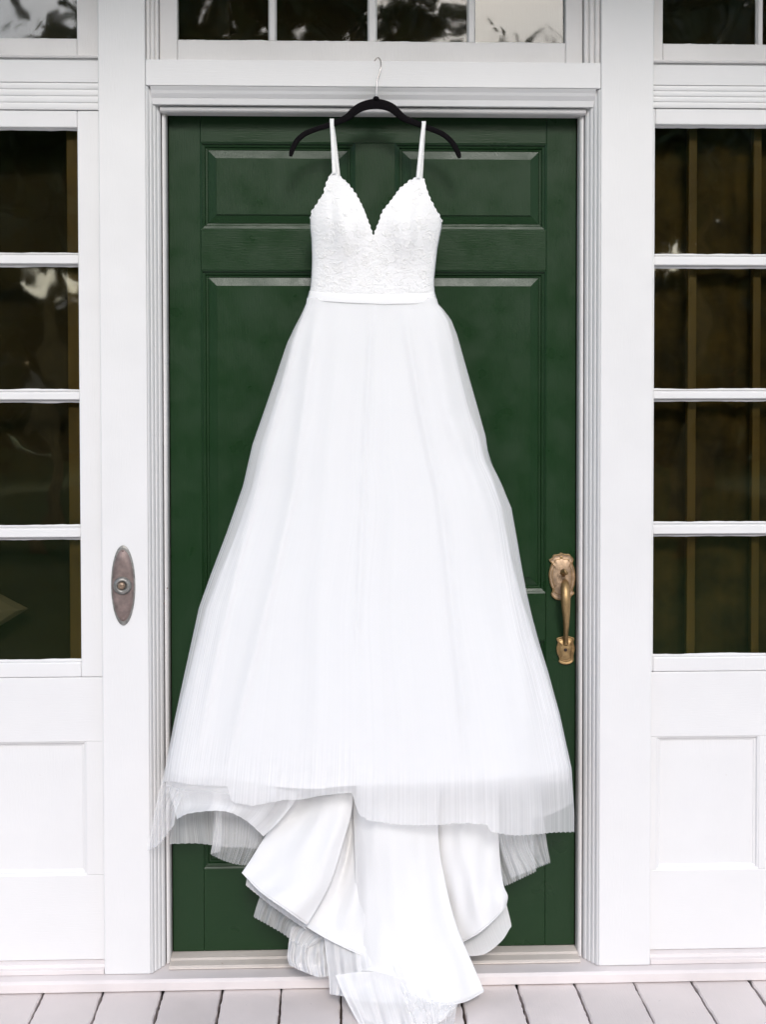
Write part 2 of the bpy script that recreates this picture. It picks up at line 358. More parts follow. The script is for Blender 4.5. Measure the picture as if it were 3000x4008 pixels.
# worn strike plate on the left casing edge
sp = MB()
c = at(622, 2421, 0.047)
sp.box(c[0] - .0035, c[0] + .0035, 0.0405, 0.0455, c[2] - .014, c[2] + .014)
spo = sp.build('strike_plate', RUST, house, bev=.001); spo['label'] = 'small rusty strike plate'
for dz in (-.026, .024): MB().lathe_y((c[0] - .001, 0.043, c[2] + dz), [(.0042, .003), (.0042, -.001), (.002, -.0022)], 10).build('screw', IRON, house)
for (px, py, r) in ((645, 2361, .0022), (655, 2302, .0016), (649, 2449, .0022)):
    p = at(px, py, .056); MB().lathe_y((p[0], .0555, p[2]), [(r, .004), (r * .9, -.001), (r * .3, -.0014)], 8).build('nail_head', RUST, house)
# threshold
MB().prism([(0.018, ST + .0025), (0.018, ST + .006), (0.024, ST + .0095), (0.052, ST + .0105), (0.058, ST + .014), (0.085, ST + .015), (0.15, ST + .015), (0.15, ST + .0025)], 'x', -0.5005, 0.5005).build('threshold', THRESH, house, bev=.001)

# ---- door: core, stiles, rails, mullions, raised panels
door = MB().box(-0.4985, 0.4985, 0.112, 0.130, ST + .017, 2.112).build('door', GREEN_V, house)
DT, DB_ = 2.112, ST + .0165
xL, xR, mL, mR = -0.422, 0.425, -0.046, 0.053
zs = [(1.831, 2.043), (0.938, 1.733), (0.262, 0.820)]
bx('stile', GREEN_V, door, -0.4985, xL, 0.0900, 0.1115, DB_, DT, .0012)
bx('stile', GREEN_V, door, xR, 0.4985, 0.0900, 0.1115, DB_, DT, .0012)
edges = [DT, zs[0][1], zs[0][0], zs[1][1], zs[1][0], zs[2][1], zs[2][0], DB_]
for a, b in ((1, 0), (3, 2), (5, 4), (7, 6)):
    bx('rail', GREEN_H, door, xL + .0004, xR - .0004, 0.0904, 0.1115, edges[a], edges[b], .0012)
for z0, z1 in zs:
    bx('mullion', GREEN_V, door, mL, mR, 0.0907, 0.1115, z0 + .0003, z1 - .0003, .0012)
    for x0, x1 in ((xL, mL), (mR, xR)):
        rings = [(0.0, .0908), (.0035, .0925), (.0035, .0965), (.010, .0985), (.012, .1030), (.0165, .1035), (.0175, .1065)]
        def ring(o, y): return [(x0 + o, y, z0 + o), (x1 - o, y, z0 + o), (x1 - o, y, z1 - o), (x0 + o, y, z1 - o)]
        m = MB(); vs = [p for o, y in rings for p in ring(o, y)]
        m.add(vs, [(r * 4 + q, r * 4 + (q + 1) % 4, (r + 1) * 4 + (q + 1) % 4, (r + 1) * 4 + q) for r in range(len(rings) - 1) for q in range(4)]).build('panel_moulding', GREEN_H, door)
        m = MB(); pr_ = [(.0170, .1070), (.0175, .1050), (.0375, .0998), (.0375, .0972), (.0385, .0966)]
        vs = [p for o, y in pr_ for p in ring(o, y)]
        m.add(vs, [(r * 4 + q, r * 4 + (q + 1) % 4, (r + 1) * 4 + (q + 1) % 4, (r + 1) * 4 + q) for r in range(len(pr_) - 1) for q in range(4)] + [tuple(range(len(vs) - 4, len(vs)))])
        m.build('raised_panel', GREEN_V, door)
# ---- door handle set (sub-parts of the door)
def plate(name, pts, Y0, Y1, mat, inset=(0.80, 0.004)):
    P = np.array([at(2000 + u / 2.366, 2000 + w / 2.366, Y0) for u, w in pts])
    P = spline(np.vstack([P, P[:1]]), 97)[:-1]; n = len(P); c = P.mean(0)
    def sc(k, y): q = c + (P - c) * k; q[:, 1] = y; return q
    lay = [sc(1.0, Y1), sc(1.0, Y0 + .001), sc(.95, Y0 - .001), sc(.90, Y0), sc(.84, Y0 + .0006), sc(.74, Y0 - .002), sc(.4, Y0 - inset[1])]
    m = MB(); m.add(np.vstack(lay), [(r * n + i, r * n + (i + 1) % n, (r + 1) * n + (i + 1) % n, (r + 1) * n + i) for r in range(len(lay) - 1) for i in range(n)] + [tuple(range((len(lay) - 1) * n, len(lay) * n))])
    o = m.build(name, mat, door, smooth=True)
    for k, rad_, yo in ((.97, .0015, -.0008), (.76, .0010, -.0016)):
        q = sc(k, Y0 + yo); MB().tube(np.vstack([q, q[:2]]), rad_, 6, cap=False).build(name.split('_')[0] + '_rim', BRASS, door, smooth=True)
    return o
up_pts = [(470, 385), (500, 398), (545, 400), (562, 418), (583, 445), (572, 482), (590, 530), (600, 600), (592, 680), (578, 738), (592, 765), (565, 790), (548, 815), (470, 828), (420, 820), (390, 797), (376, 770), (392, 740), (370, 680), (356, 600), (365, 530), (382, 482), (358, 452), (382, 438), (402, 405), (440, 402)]
lo_pts = [(505, 1160), (545, 1163), (588, 1178), (580, 1212), (592, 1270), (582, 1335), (576, 1395), (515, 1420), (452, 1402), (455, 1368), (435, 1320), (427, 1270), (440, 1215), (428, 1182), (465, 1168)]
plate('handle_escutcheon', up_pts, 0.084, 0.0905, BRASS_PALE)
plate('handle_lower_plate', lo_pts, 0.085, 0.0905, BRASS)
gp = [(505, 640, .082), (507, 665, .064), (507, 700, .050), (510, 780, .040), (513, 880, .038), (516, 990, .045), (515, 1080, .056), (512, 1150, .068), (511, 1200, .079), (511, 1230, .084)]
gr = [14, 34, 43, 46, 42, 34, 28, 24, 24, 28]
C = np.array([at(2000 + u / 2.366, 2000 + w / 2.366, Y) for u, w, Y in gp]); C = spline(C, 40)
rr = np.interp(np.linspace(0, 1, 40), np.linspace(0, 1, len(gr)), np.array(gr) / 2.366 / FPX * 3.2)
MB().tube(C, rr, 16).build('handle_grip', BRASS, door, smooth=True)
C = spline([at(2000 + u / 2.366, 2000 + w / 2.366, Y) for u, w, Y in ((495, 600, .083), (492, 578, .066), (500, 566, .052), (515, 566, .042))], 14)
MB().tube(C, [.004, .004, .005, .006, .007, .008, .009, .010, .010, .010, .010, .009, .007, .003], 12, rad2=[.003] * 14).build('thumb_latch', BRASS, door, smooth=True)
for u, w in ((472, 430), (485, 795)):
    p = at(2000 + u / 2.366, 2000 + w / 2.366, .080); MB().lathe_y((p[0], .0815, p[2]), [(.0032, .004), (.0032, -.001), (.0015, -.0018)], 12).build('screw', BRASS, door)
p = at(2000 + 511 / 2.366, 2000 + 1288 / 2.366, .080)
MB().lathe_y((p[0], .0815, p[2]), [(.0042, .004), (.0042, -.001), (.002, -.0022)], 12).build('screw', IRON, door)

# ---- glazing: window parts, each with its muntins and panes
def pane(parent, x0, x1, z0, z1, tx=0.0, tz=0.0, Y=.052):
    m = MB(); m.box(-(x1 - x0) / 2, (x1 - x0) / 2, -.0012, .0012, -(z1 - z0) / 2, (z1 - z0) / 2)
    o = m.build('pane', GLASS, parent)
    o.matrix_parent_inverse = Matrix.Identity(4)
    o.parent = parent
    o.location = Vector(((x0 + x1) / 2, Y, (z0 + z1) / 2))
    o.rotation_euler = (tx, 0, tz)
    return o
def putty(parent, x0, x1, z, dirn):    # uneven hand-painted glazing edge along a pane
    n = 40; xs = np.linspace(x0, x1, n); m = MB(); vs = []; a = 0
    for x in xs:
        a = a * .75 + random.uniform(-.0007, .0007); h = .0042 + a
        vs += [(x, .0440, z), (x, .0496, z + dirn * max(.001, h)), (x, .0502, z)]
    m.add(vs, [(i * 3 + c, (i + 1) * 3 + c, (i + 1) * 3 + (c + 1) % 3, i * 3 + (c + 1) % 3) for i in range(n - 1) for c in range(3)])
    m.build('putty', WHITE_H, parent)
def window(name, glass_x, rows, fx0, fx1, fz0, fz1, mat, tilt, vm=0.02, Y0=.03):
    w = MB()
    gx0, gx1 = glass_x[0][0], glass_x[-1][1]; gz0, gz1 = rows[0][0], rows[-1][1]
    w.box(fx0, gx0, Y0, .07, fz0, fz1); w.box(gx1, fx1, Y0, .07, fz0, fz1)
    w.box(gx0 + .0001, gx1 - .0001, Y0 + .0003, .07, fz0, gz0); w.box(gx0 + .0001, gx1 - .0001, Y0 + .0003, .07, gz1, fz1)
    o = w.build(name, mat, house, bev=.003)
    for (a, b), (c_, d) in zip(rows[:-1], rows[1:]):
        MB().prism([(.036, b + .004), (.036, c_ - .004), (.047, c_ - .0005), (.056, c_ - .0005), (.056, b + .0005), (.047, b + .0005)], 'x', gx0 + .0005, gx1 - .0005).build('muntin', WHITE_H, o, bev=.0015)
    for (a, b), (c_, d) in zip(glass_x[:-1], glass_x[1:]):
        MB().prism([(b + .004, .037), (c_ - .004, .037), (c_ - .0005, .047), (c_ - .0005, .056), (b + .0005, .056), (b + .0005, .047)], 'z', gz0 + .0005, gz1 - .0005).build('muntin', mat, o, bev=.0015)
    for z0, z1 in rows:
        for x0, x1 in glass_x:
            tx, tz = tilt()
            pane(o, x0 - .003, x1 + .003, z0 - .003, z1 + .003, tx, tz)
            putty(o, x0, x1, z0, 1); putty(o, x0, x1, z1, -1)
    return o
def tl(a): return lambda: (random.uniform(-a, a), random.uniform(-a, a))
SR = [(0.788, 1.085), (1.113, 1.415), (1.439, 1.739), (1.766, 2.064)]
window('sidelight_window', [(-1.155, -0.707)], SR, -1.1995, -0.6525, 0.752, 2.105, WHITE, tl(R_(.35)))
window('sidelight_window', [(0.679, 1.155)], [(a, b + (.016 if i == 3 else 0)) for i, (a, b) in enumerate(SR)], 0.6685, 1.1995, 0.752, 2.119, WHITE, tl(R_(.35)))
TZ = [(2.274, 2.56)]
window('transom_window', [(-.469, -.254), (-.233, -.016), (.008, .224), (.245, .461)], TZ, -0.512, 0.503, 2.2195, 2.62, WHITE_OLD, tl(R_(.8)), Y0=.032)
window('side_transom_window', [(-1.155, -.944), (-.926, -.706)], TZ, -1.1995, -0.6525, 2.2245, 2.62, WHITE_OLD, tl(R_(.8)))
window('side_transom_window', [(.697, .928), (.946, 1.155)], TZ, 0.6685, 1.1995, 2.2245, 2.62, WHITE_OLD, tl(R_(.8)))
# transom side mouldings, wall above the transoms
for sgn, x0, x1 in ((-1, -0.5405, -0.5125), (1, 0.5035, 0.5405)):
    n = 3; w_ = (x1 - x0) / n
    pf = [(x0, .10)]
    for r in range(n):
        y0 = .008 + .006 * (r if sgn < 0 else n - 1 - r)
        for a in np.linspace(0, math.pi, 7): pf.append((x0 + w_ * (r + .5 - .42 * math.cos(a)), y0 + .003 - .0018 * math.sin(a)))
        pf.append((x0 + w_ * (r + 1) - .0003, y0 + .0035))
    pf.append((x1, .10))
    MB().prism(pf, 'z', 2.2196, 2.62).build('transom_moulding', WHITE_OLD, house)
for a, b in ((-1.1995, -.6525), (-.5405, .5405), (.6685, 1.1995)):
    bx('upper_board', WHITE_H, house, a, b, .018, .15, 2.6205, TOP, .002)
# ribbed entablature strips above the sidelights
for a, b, dz in ((-1.1995, -.6525, 0.0), (.6685, 1.1995, .010)):
    z0 = 2.1055 + (dz if dz == 0 else .014)
    bx('lintel_board', WHITE_H, house, a, b, .020, .15, 2.168 + dz * .4, 2.2242, .0015)
    pf = [(.15, z0), (.026, z0)]
    zz = z0; step = (2.1675 + dz * .4 - z0) / 4
    for r in range(4):
        y0 = .026 - .0012 * r
        for q in np.linspace(0, math.pi, 7): pf.append((y0 - .0010 * math.sin(q), zz + step * (.5 - .42 * math.cos(q))))
        pf.append((y0 + .0004, zz + step)); zz += step
    pf.append((.15, zz))
    MB().prism(pf, 'x', a, b).build('lintel_moulding', WHITE_H, house)
    MB().prism([(.03, 2.2243), (.012, 2.2243), (.010, 2.2275), (.014, 2.231), (.0285, 2.234), (.0285, 2.2243)][:5] + [(.03, 2.234)], 'x', a, b).build('drip_moulding', WHITE_OLD, house)
# aprons: framed panels under the sidelights
def apron(x0, x1, cuts, z0, z1):
    ap = bx('apron', WHITE, house, x0, x1, .046, .15, .066, .7515, 0)
    xs = [x0] + [c for ab in cuts for c in ab] + [x1]
    bx('apron_rail', WHITE_H, ap, x0 + .0002, x1 - .0002, .0303, .0455, z1, .7512, .0015)
    bx('apron_rail', WHITE_H, ap, x0 + .0002, x1 - .0002, .0303, .0455, .066, z0, .0015)
    for i in range(0, len(xs), 2): bx('apron_stile', WHITE, ap, xs[i], xs[i + 1], .0310, .0455, z0 + .0003, z1 - .0003, .0012)
    for a, b in cuts:
        rg = [(0.0, .0325), (.004, .034), (.006, .0395), (.011, .041), (.012, .0425), (.05, .0415)]
        def ring(o, y): return [(a + o, y, z0 + o * (1 + .6 * (o > .03))), (b - o, y, z0 + o * (1 + .6 * (o > .03))), (b - o, y, z1 - o), (a + o, y, z1 - o)]
        vs = [p for o, y in rg for p in ring(o, y)]
        MB().add(vs, [(r * 4 + q, r * 4 + (q + 1) % 4, (r + 1) * 4 + (q + 1) % 4, (r + 1) * 4 + q) for r in range(len(rg) - 1) for q in range(4)] + [tuple(range(len(vs) - 4, len(vs)))]).build('apron_panel', WHITE, ap)
apron(-1.1995, -.6525, [(-1.155, -.985), (-.955, -.697)], .272, .596)
apron(.6685, 1.1995, [(.6885, .943), (.985, 1.155)], .263, .592)
# siding on either side, roof over the porch, room behind the glass
for sgn in (-1, 1):
    z = .05
    while z < 2.93:
        x0, x1 = sorted((sgn * 1.3305, sgn * 2.9)); z1 = min(z + .125, 2.949)
        MB().prism([(.020, z), (.020, z + .012), (.040, z1), (.06, z1), (.06, z)], 'x', x0, x1).build('siding_board', WHITE_H, house); z += .1255
bx('porch_ceiling', WHITE_H, house, -2.9, 2.9, -1.25, .16, 3.221, 3.26, 0)
bx('roof', DARKWOOD, house, -2.95, 2.95, -1.38, .2, 3.2605, 3.45, .01)
bx('eave_board', WHITE_H, house, -2.9, 2.9, -1.30, -1.2505, 3.12, 3.26, .003)
for sgn in (-1, 1):
    MB().prism([(sgn * 2.55 + .075 * math.cos(a), -1.16 + .075 * math.sin(a)) for a in np.linspace(0, 2 * math.pi, 25)[:-1]], 'z', FZ, 3.22).build('porch_column', WHITE, house)
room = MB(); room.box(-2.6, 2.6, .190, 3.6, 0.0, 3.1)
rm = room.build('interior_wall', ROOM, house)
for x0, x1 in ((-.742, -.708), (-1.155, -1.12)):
    bx('casing_and_reflection_strip', CASING_REFLECT, house, x0, x1, .075, .155, .76, 2.10, .002)
bx('casing_and_reflection_strip', CASING_REFLECT, house, .776, .797, .085, .108, .76, 2.10, .002)  # added strip: its ochre imitates a tree trunk reflected in the panes
bx('casing_and_reflection_strip', CASING_REFLECT, house, .938, .958, .085, .108, .76, 2.10, .002)  # second added strip, colour standing in for a reflected streak further out
bx('casing_and_reflection_strip', CASING_REFLECT, house, 1.125, 1.16, .075, .155, .76, 2.10, .002)

CURT = simple('brown_curtain_cloth', (0.085, 0.050, 0.007), 0.9, 0, 0.6, 9, 0.3)
cv = []; ncx = 240
for z in (0.60, 1.0, 1.4, 1.8, 2.25):
    for i in range(ncx):
        u_ = i / (ncx - 1); f_ = .006 * math.sin(u_ * 31 + .6 * math.sin(z * 2)) + .004 * math.sin(u_ * 57 + 1.0) + .012 * math.sin(u_ * 12)
        cv.append((0.64 + .60 * u_, .135 + f_, z))
cm = MB().add(cv, [(r * ncx + i, r * ncx + i + 1, (r + 1) * ncx + i + 1, (r + 1) * ncx + i) for r in range(4) for i in range(ncx - 1)])
tag(cm.build('curtain', CURT, None, smooth=True, solid=.002), 'dark brown curtain in deep folds behind the sidelight panes beside the brass handle', 'curtain')
# cushion standing on its corner behind the lowest left pane
cu = MB(); A = [at(-150, 2300, .12), at(-20, 2312, .12), at(113, 2381, .12), at(-10, 2455, .12), at(-150, 2470, .12)]
cen = np.mean(A, 0); ring0 = np.array(A)
vs = []; 
for k, y in ((1.0, .118), (.985, .112), (.8, .098), (.4, .090)):
    q = cen + (ring0 - cen) * k; q[:, 1] = y; vs += list(q)
nn = len(A)
cu.add(vs, [(r * nn + i, r * nn + (i + 1) % nn, (r + 1) * nn + (i + 1) % nn, (r + 1) * nn + i) for r in range(3) for i in range(nn)] + [tuple(range(3 * nn, 4 * nn))] + [tuple(range(nn))[::-1]])
cuo = cu.build('cushion', BEIGE, None, smooth=False, bev=.002)
tag(cuo, 'beige pointed cushion corner seen through the lowest sidelight pane beside the doorbell', 'cushion')

# ================================================================== DOORBELL
bell = empty('doorbell', (-.601, 0, .976), 'oval tarnished copper doorbell plate with round button on white pilaster', 'doorbell')
cB = (-.6005, 0, .977)
MB().lathe_y(cB, [(1.0, -.0002), (1.0, -.0022), (.95, -.0034), (.90, -.0036)], 40, .0285, .0955).build('plate_rim', PEWTER, bell, smooth=False)
MB().lathe_y(cB, [(.90, -.0030), (.89, -.0042), (.6, -.0056), (.2, -.0062)], 40, .0285, .0955).build('plate', COPPER, bell, smooth=True)
MB().lathe_y((cB[0] - .001, 0, cB[2]), [(.0215, -.005), (.0215, -.008), (.019, -.0125), (.0150, -.0150), (.0120, -.0150), (.0110, -.0120)], 32).build('bezel', PEWTER, bell, smooth=True)
MB().lathe_y((cB[0] - .0015, 0, cB[2] + .001), [(.0085, -.008), (.0085, -.0165), (.0070, -.0185), (.003, -.0195)], 24).build('button', KNOBM, bell, smooth=True)
for dz in (.083, -.079): MB().lathe_y((cB[0], -.0035, cB[2] + dz), [(.0028, 0), (.0028, -.0012), (.0012, -.002)], 12).build('screw', COPPER, bell, smooth=True)

# ================================================================== HANGER
HY = -0.014
hang = empty('clothes_hanger', tuple(at(1473, 430, HY)), 'black velvet clothes hanger hooked over the white door header', 'hanger')
def hz(u, w, Y=HY): return at(1100 + u / 2.07, 200 + w / 2.07, Y)
Lp = [(78, 852, 13), (84, 825, 19), (98, 785, 21), (130, 727, 22), (170, 688, 22), (210, 662, 22), (300, 628, 21), (420, 590, 23), (500, 556, 26), (545, 532, 30), (590, 492, 34), (640, 458, 37), (700, 437, 40), (772, 428, 42)]
Rp = [(842, 438, 40), (900, 462, 37), (945, 500, 33), (985, 535, 30), (1030, 558, 27), (1150, 606, 23), (1270, 652, 22), (1330, 684, 22), (1385, 735, 22), (1420, 790, 22), (1442, 840, 20), (1450, 866, 13)]
ctl = [(*hz(u, w), r / 2.07 / FPX * 3.14) for u, w, r in Lp + Rp]
C = spline(ctl, 110)
MB().tube(C[:, :3], C[:, 3], 14, rad2=np.minimum(C[:, 3], .0042)).build('hanger_body', VELVET, hang, smooth=True)
MB().tube([hz(772, 398), hz(772, 383), hz(771, 372), hz(771, 366)], [.0075, .0075, .006, .003], 12).build('collar', VELVET, hang, smooth=True)
hk = [at(1474, 386, -.0135), at(1475, 345, -.0125), at(1478, 312, -.011), at(1486, 288, -.010), at(1491, 268, -.009), at(1492, 250, -.0055), at(1489.5, 236, -.0012), at(1483, 227, .0055), at(1475, 228.5, .012), at(1469, 236, .017), at(1466, 243, .019)]
MB().tube(spline(hk, 40), .0015, 10).build('hook', STEEL, hang, smooth=True)

# ================================================================== WEDDING DRESS
dress = empty('wedding_dress', tuple(atz(1500, 3950, FZ)), 'white wedding dress with lace bodice and sheer tulle skirt hanging before the green door', 'dress')
BZ = lambda u, w: (1150 + u / 2.548, 600 + w / 2.548)
side_l = np.array([BZ(*p) for p in [(168, 640), (168, 740), (180, 850), (185, 1000), (185, 1100), (180, 1220), (172, 1320), (160, 1400)]])
side_r = np.array([BZ(*p) for p in [(1477, 670), (1475, 740), (1452, 850), (1432, 950), (1410, 1150), (1400, 1250), (1400, 1330), (1408, 1400)]])
neck = np.array([BZ(*p) for p in [(168, 640), (190, 570), (235, 505), (262, 455), (300, 405), (320, 330), (348, 245), (372, 208), (400, 195), (425, 198), (460, 230), (540, 300), (575, 350), (625, 420), (680, 520), (712, 590), (735, 660), (765, 740), (795, 832),
                                   (815, 775), (845, 700), (868, 640), (895, 570), (960, 490), (1060, 352), (1150, 282), (1215, 246), (1262, 236), (1303, 262), (1325, 350), (1360, 455), (1410, 548), (1450, 615), (1477, 670)]])
waist = np.array([BZ(*p) for p in [(160, 1400), (400, 1412), (800, 1425), (1100, 1420), (1408, 1400)]])
yb_l = lambda y: np.interp(y, side_l[:, 1], side_l[:, 0]); yb_r = lambda y: np.interp(y, side_r[:, 1], side_r[:, 0])
BYC = -0.012
def bodY(x, y):              # depth of the bodice front at a measured point
    yy = np.clip(y, 870, 1160); a, b = yb_l(yy), yb_r(yy); s = np.clip((x - (a + b) / 2) / ((b - a) / 2), -1, 1)
    base = BYC - .004 - .042 * np.sqrt(np.maximum(0, 1 - np.abs(s) ** 2.6))
    g = lambda cx, cy, sx_, sy_: np.exp(-((x - cx) / sx_) ** 2 - ((y - cy) / sy_) ** 2)
    bust = .026 * (g(1350, 900, 75, 110) + g(1590, 905, 75, 110))
    crease = .004 * (g(1303, 870, 18, 110) + g(1632, 880, 18, 120)) + .002 * (g(1420, 1020, 20, 90) + g(1540, 1020, 20, 90))
    fall = .020 * np.clip((860 - y) / 180, 0, 1)
    return base - bust * np.clip((y - 680) / 120, .0, 1) + crease + fall
def resample(P, n):          # even along length, corners kept by density
    P = np.asarray(P); d = np.concatenate([[0], np.cumsum(np.linalg.norm(np.diff(P, axis=0), axis=1))]); t = np.linspace(0, d[-1], n)
    return np.stack([np.interp(t, d, P[:, k]) for k in range(P.shape[1])], 1)
NU, NV = 161, 70
nx = [resample(neck[:19], 81), resample(neck[18:], 81)[1:]]
top = np.vstack(nx); bot = np.vstack([resample(np.array([waist[0], waist[1], waist[2]]), 81), resample(waist[2:], 81)[1:]])
lf = np.stack([np.interp(np.linspace(side_l[0, 1], side_l[-1, 1], NV), side_l[:, 1], side_l[:, k]) for k in (0, 1)], 1)
rt = np.stack([np.interp(np.linspace(side_r[0, 1], side_r[-1, 1], NV), side_r[:, 1], side_r[:, k]) for k in (0, 1)], 1)
uu = np.linspace(0, 1, NU)[None, :, None]; vv = np.linspace(0, 1, NV)[:, None, None]
G = (1 - vv) * top[None] + vv * bot[None] + (1 - uu) * lf[:, None] + uu * rt[:, None] - ((1 - uu) * (1 - vv) * top[0] + uu * (1 - vv) * top[-1] + (1 - uu) * vv * bot[0] + uu * vv * bot[-1])
def grid(pts, nv, nu, uvs=(1, 1), close=False):
    m = MB(); m.v = [tuple(p) for p in pts]
    nn = nu if close else nu - 1
    m.f = [(j * nu + i, (j + 1) * nu + i, (j + 1) * nu + (i + 1) % nu, j * nu + (i + 1) % nu) for j in range(nv - 1) for i in range(nn)]
    m.uv = [(i / (nu - 1) * uvs[0], j / (nv - 1) * uvs[1]) for j in range(nv) for i in range(nu)]
    return m
pts = [at(G[j, i, 0], G[j, i, 1], float(bodY(G[j, i, 0], G[j, i, 1]))) for j in range(NV) for i in range(NU)]
bod = grid(pts, NV, NU).build('bodice', LACE, dress, smooth=True, solid=.002)
# back of the bodice, cut low
pts = []
for j in range(24):
    v_ = j / 23
    for i in range(60):
        u_ = i / 59; s = 2 * u_ - 1
        yt = 855 + 6 * u_ + (1 - abs(s) ** 1.6) * 170; y = yt + (1158 - yt) * v_
        yq = np.clip(y, 870, 1158); x = yb_l(yq) + (yb_r(yq) - yb_l(yq)) * u_
        pts.append(at(x, y, BYC - .004 + .040 * math.sqrt(max(0, 1 - abs(s) ** 2.6))))
grid(pts, 24, 60).build('bodice_back', LACE, dress, smooth=True, solid=.0015)
# scalloped lace edging
def scallops(P, step, r, side):
    P = resample(P, 400); L = np.linalg.norm(np.diff(P, axis=0), axis=1).sum(); k = int(L / step)
    for q in range(k + 1):
        i = int(q / k * 399); x, y = P[i]; tgt = P[min(i + 3, 399)] - P[max(i - 3, 0)]; tgt /= np.linalg.norm(tgt) + 1e-9
        nrm = np.array([tgt[1], -tgt[0]]) * side
        rr_ = r * random.uniform(.55, 1.25)
        c = np.array([x, y]) + nrm * rr_ * -.42
        Y = float(bodY(x, y)) - .001
        m = MB(); vs = []; n_ = 14
        for ri, dy in ((1.0, .0004), (.92, -.0003), (.66, -.0004), (.5, .0002)):
            for k_ in range(n_):
                th = 2 * math.pi * k_ / n_; pp = c + tgt * math.cos(th) * rr_ * 1.25 * ri + nrm * math.sin(th) * rr_ * ri
                vs.append(at(pp[0], pp[1], Y + dy))
        m.add(vs, [(a * n_ + b, a * n_ + (b + 1) % n_, (a + 1) * n_ + (b + 1) % n_, (a + 1) * n_ + b) for a in range(3) for b in range(n_)] + [tuple(range(3 * n_, 4 * n_)), tuple(range(n_))[::-1]])
        m.build('lace_scallop', LACE, bod, smooth=True)
scallops(neck[:9], 23, 8, 1); scallops(neck[9:19], 22, 7, 1); scallops(neck[18:28], 22, 7, 1); scallops(neck[28:], 22, 7, 1)
# embroidered scrolls and beads
emb = MB()
def scroll(cx, cy, r0, turns, a0, flip, rad=.0006):
    q = []
    for k in range(44):
        t = k / 43; th = a0 + flip * t * turns * 2 * math.pi; r = r0 * (1 - .86 * t)
        x, y = cx + r * math.cos(th), cy + r * math.sin(th) * 1.15
        q.append(at(x, y, float(bodY(x, y)) - .0010))
    emb.tube(q, [rad * (.6 + .6 * math.sin(math.pi * min(1, .15 + k / 43))) for k in range(44)], 6)
def frond(x, y, ang, L, curl):
    q = []; a = ang; n_ = 16
    for k in range(n_):
        q.append((x, y)); x += math.cos(a) * L / n_; y += math.sin(a) * L / n_; a += curl / n_
    emb.tube([at(px, py, float(bodY(px, py)) - .0012) for px, py in q], [.0008 * math.sin(math.pi * (k + .6) / (n_ + .4)) + .0003 for k in range(n_)], 6)
motifs = [(285, 985, 90, 1), (345, 1000, 60, -1), (590, 1000, 75, 1), (590, 1200, 60, -1), (700, 1060, 80, -1), (880, 1060, 70, 1), (980, 1040, 72, -1), (1225, 1000, 100, 1), (1270, 1000, 60, -1), (340, 850, 60, 1), (1290, 690, 62, -1), (330, 690, 66, 1), (470, 720, 52, -1), (1120, 730, 60, 1),
          (330, 1180, 70, -1), (460, 1140, 46, 1), (1120, 1140, 55, -1), (1280, 1210, 66, 1), (790, 1180, 66, 1), (960, 1230, 52, -1), (470, 1290, 50, 1), (700, 1290, 46, -1), (1080, 1300, 48, 1), (1320, 820, 52, 1), (600, 560, 36, 1), (1010, 560, 38, -1), (640, 800, 46, -1), (930, 800, 46, 1), (420, 480, 44, 1), (1220, 480, 44, -1), (380, 350, 30, 1), (1260, 380, 30, -1)]
for k in range(70):
    u, w = random.uniform(200, 1400), random.uniform(560, 1350); x, y = BZ(u, w)
    if not (yb_l(np.clip(y, 870, 1160)) + 14 < x < yb_r(np.clip(y, 870, 1160)) - 14): continue
    if w < 900 and abs(u - 797) < (860 - w) * .62 + 40: continue
    if w < 640 and (u < 260 or u > 1420): continue
    motifs.append((u, w, random.uniform(36, 60), random.choice((-1, 1))))
for u, w, r, fl in motifs:
    x, y = BZ(u, w); scroll(x, y, r / 2.548 * .5, 1.6, random.uniform(0, 6.28), fl)
    for k in range(5):
        a = random.uniform(0, 6.28); frond(x + math.cos(a) * r / 2.548 * .5, y + math.sin(a) * r / 2.548 * .55, a + fl * 1.1, random.uniform(14, 26), fl * 1.6)
eo = emb.build('lace_embroidery', EMB, bod, smooth=True); eo['kind'] = 'stuff'
bead = MB()
def addbead(p, r):
    ph = (1 + 5 ** .5) / 2; V = [(-1, ph, 0), (1, ph, 0), (-1, -ph, 0), (1, -ph, 0), (0, -1, ph), (0, 1, ph), (0, -1, -ph), (0, 1, -ph), (ph, 0, -1), (ph, 0, 1), (-ph, 0, -1), (-ph, 0, 1)]
    F = [(0, 11, 5), (0, 5, 1), (0, 1, 7), (0, 7, 10), (0, 10, 11), (1, 5, 9), (5, 11, 4), (11, 10, 2), (10, 7, 6), (7, 1, 8), (3, 9, 4), (3, 4, 2), (3, 2, 6), (3, 6, 8), (3, 8, 9), (4, 9, 5), (2, 4, 11), (6, 2, 10), (8, 6, 7), (9, 8, 1)]
    bead.add([(p[0] + a * r / 1.9, p[1] + b * r / 1.9, p[2] + c_ * r / 1.9) for a, b, c_ in V], F)
for k in range(520):
    w = 1400 - abs(random.gauss(0, 1)) * 230; u = random.uniform(200, 1390)
    if w < 700: continue
    x, y = BZ(u, w)
    if not (yb_l(y) + 6 < x < yb_r(y) - 6): continue
    addbead(at(x, y, float(bodY(x, y)) - .0012), random.uniform(.0008, .0015))
bo = bead.build('beading', BEAD, bod, smooth=True); bo['kind'] = 'stuff'
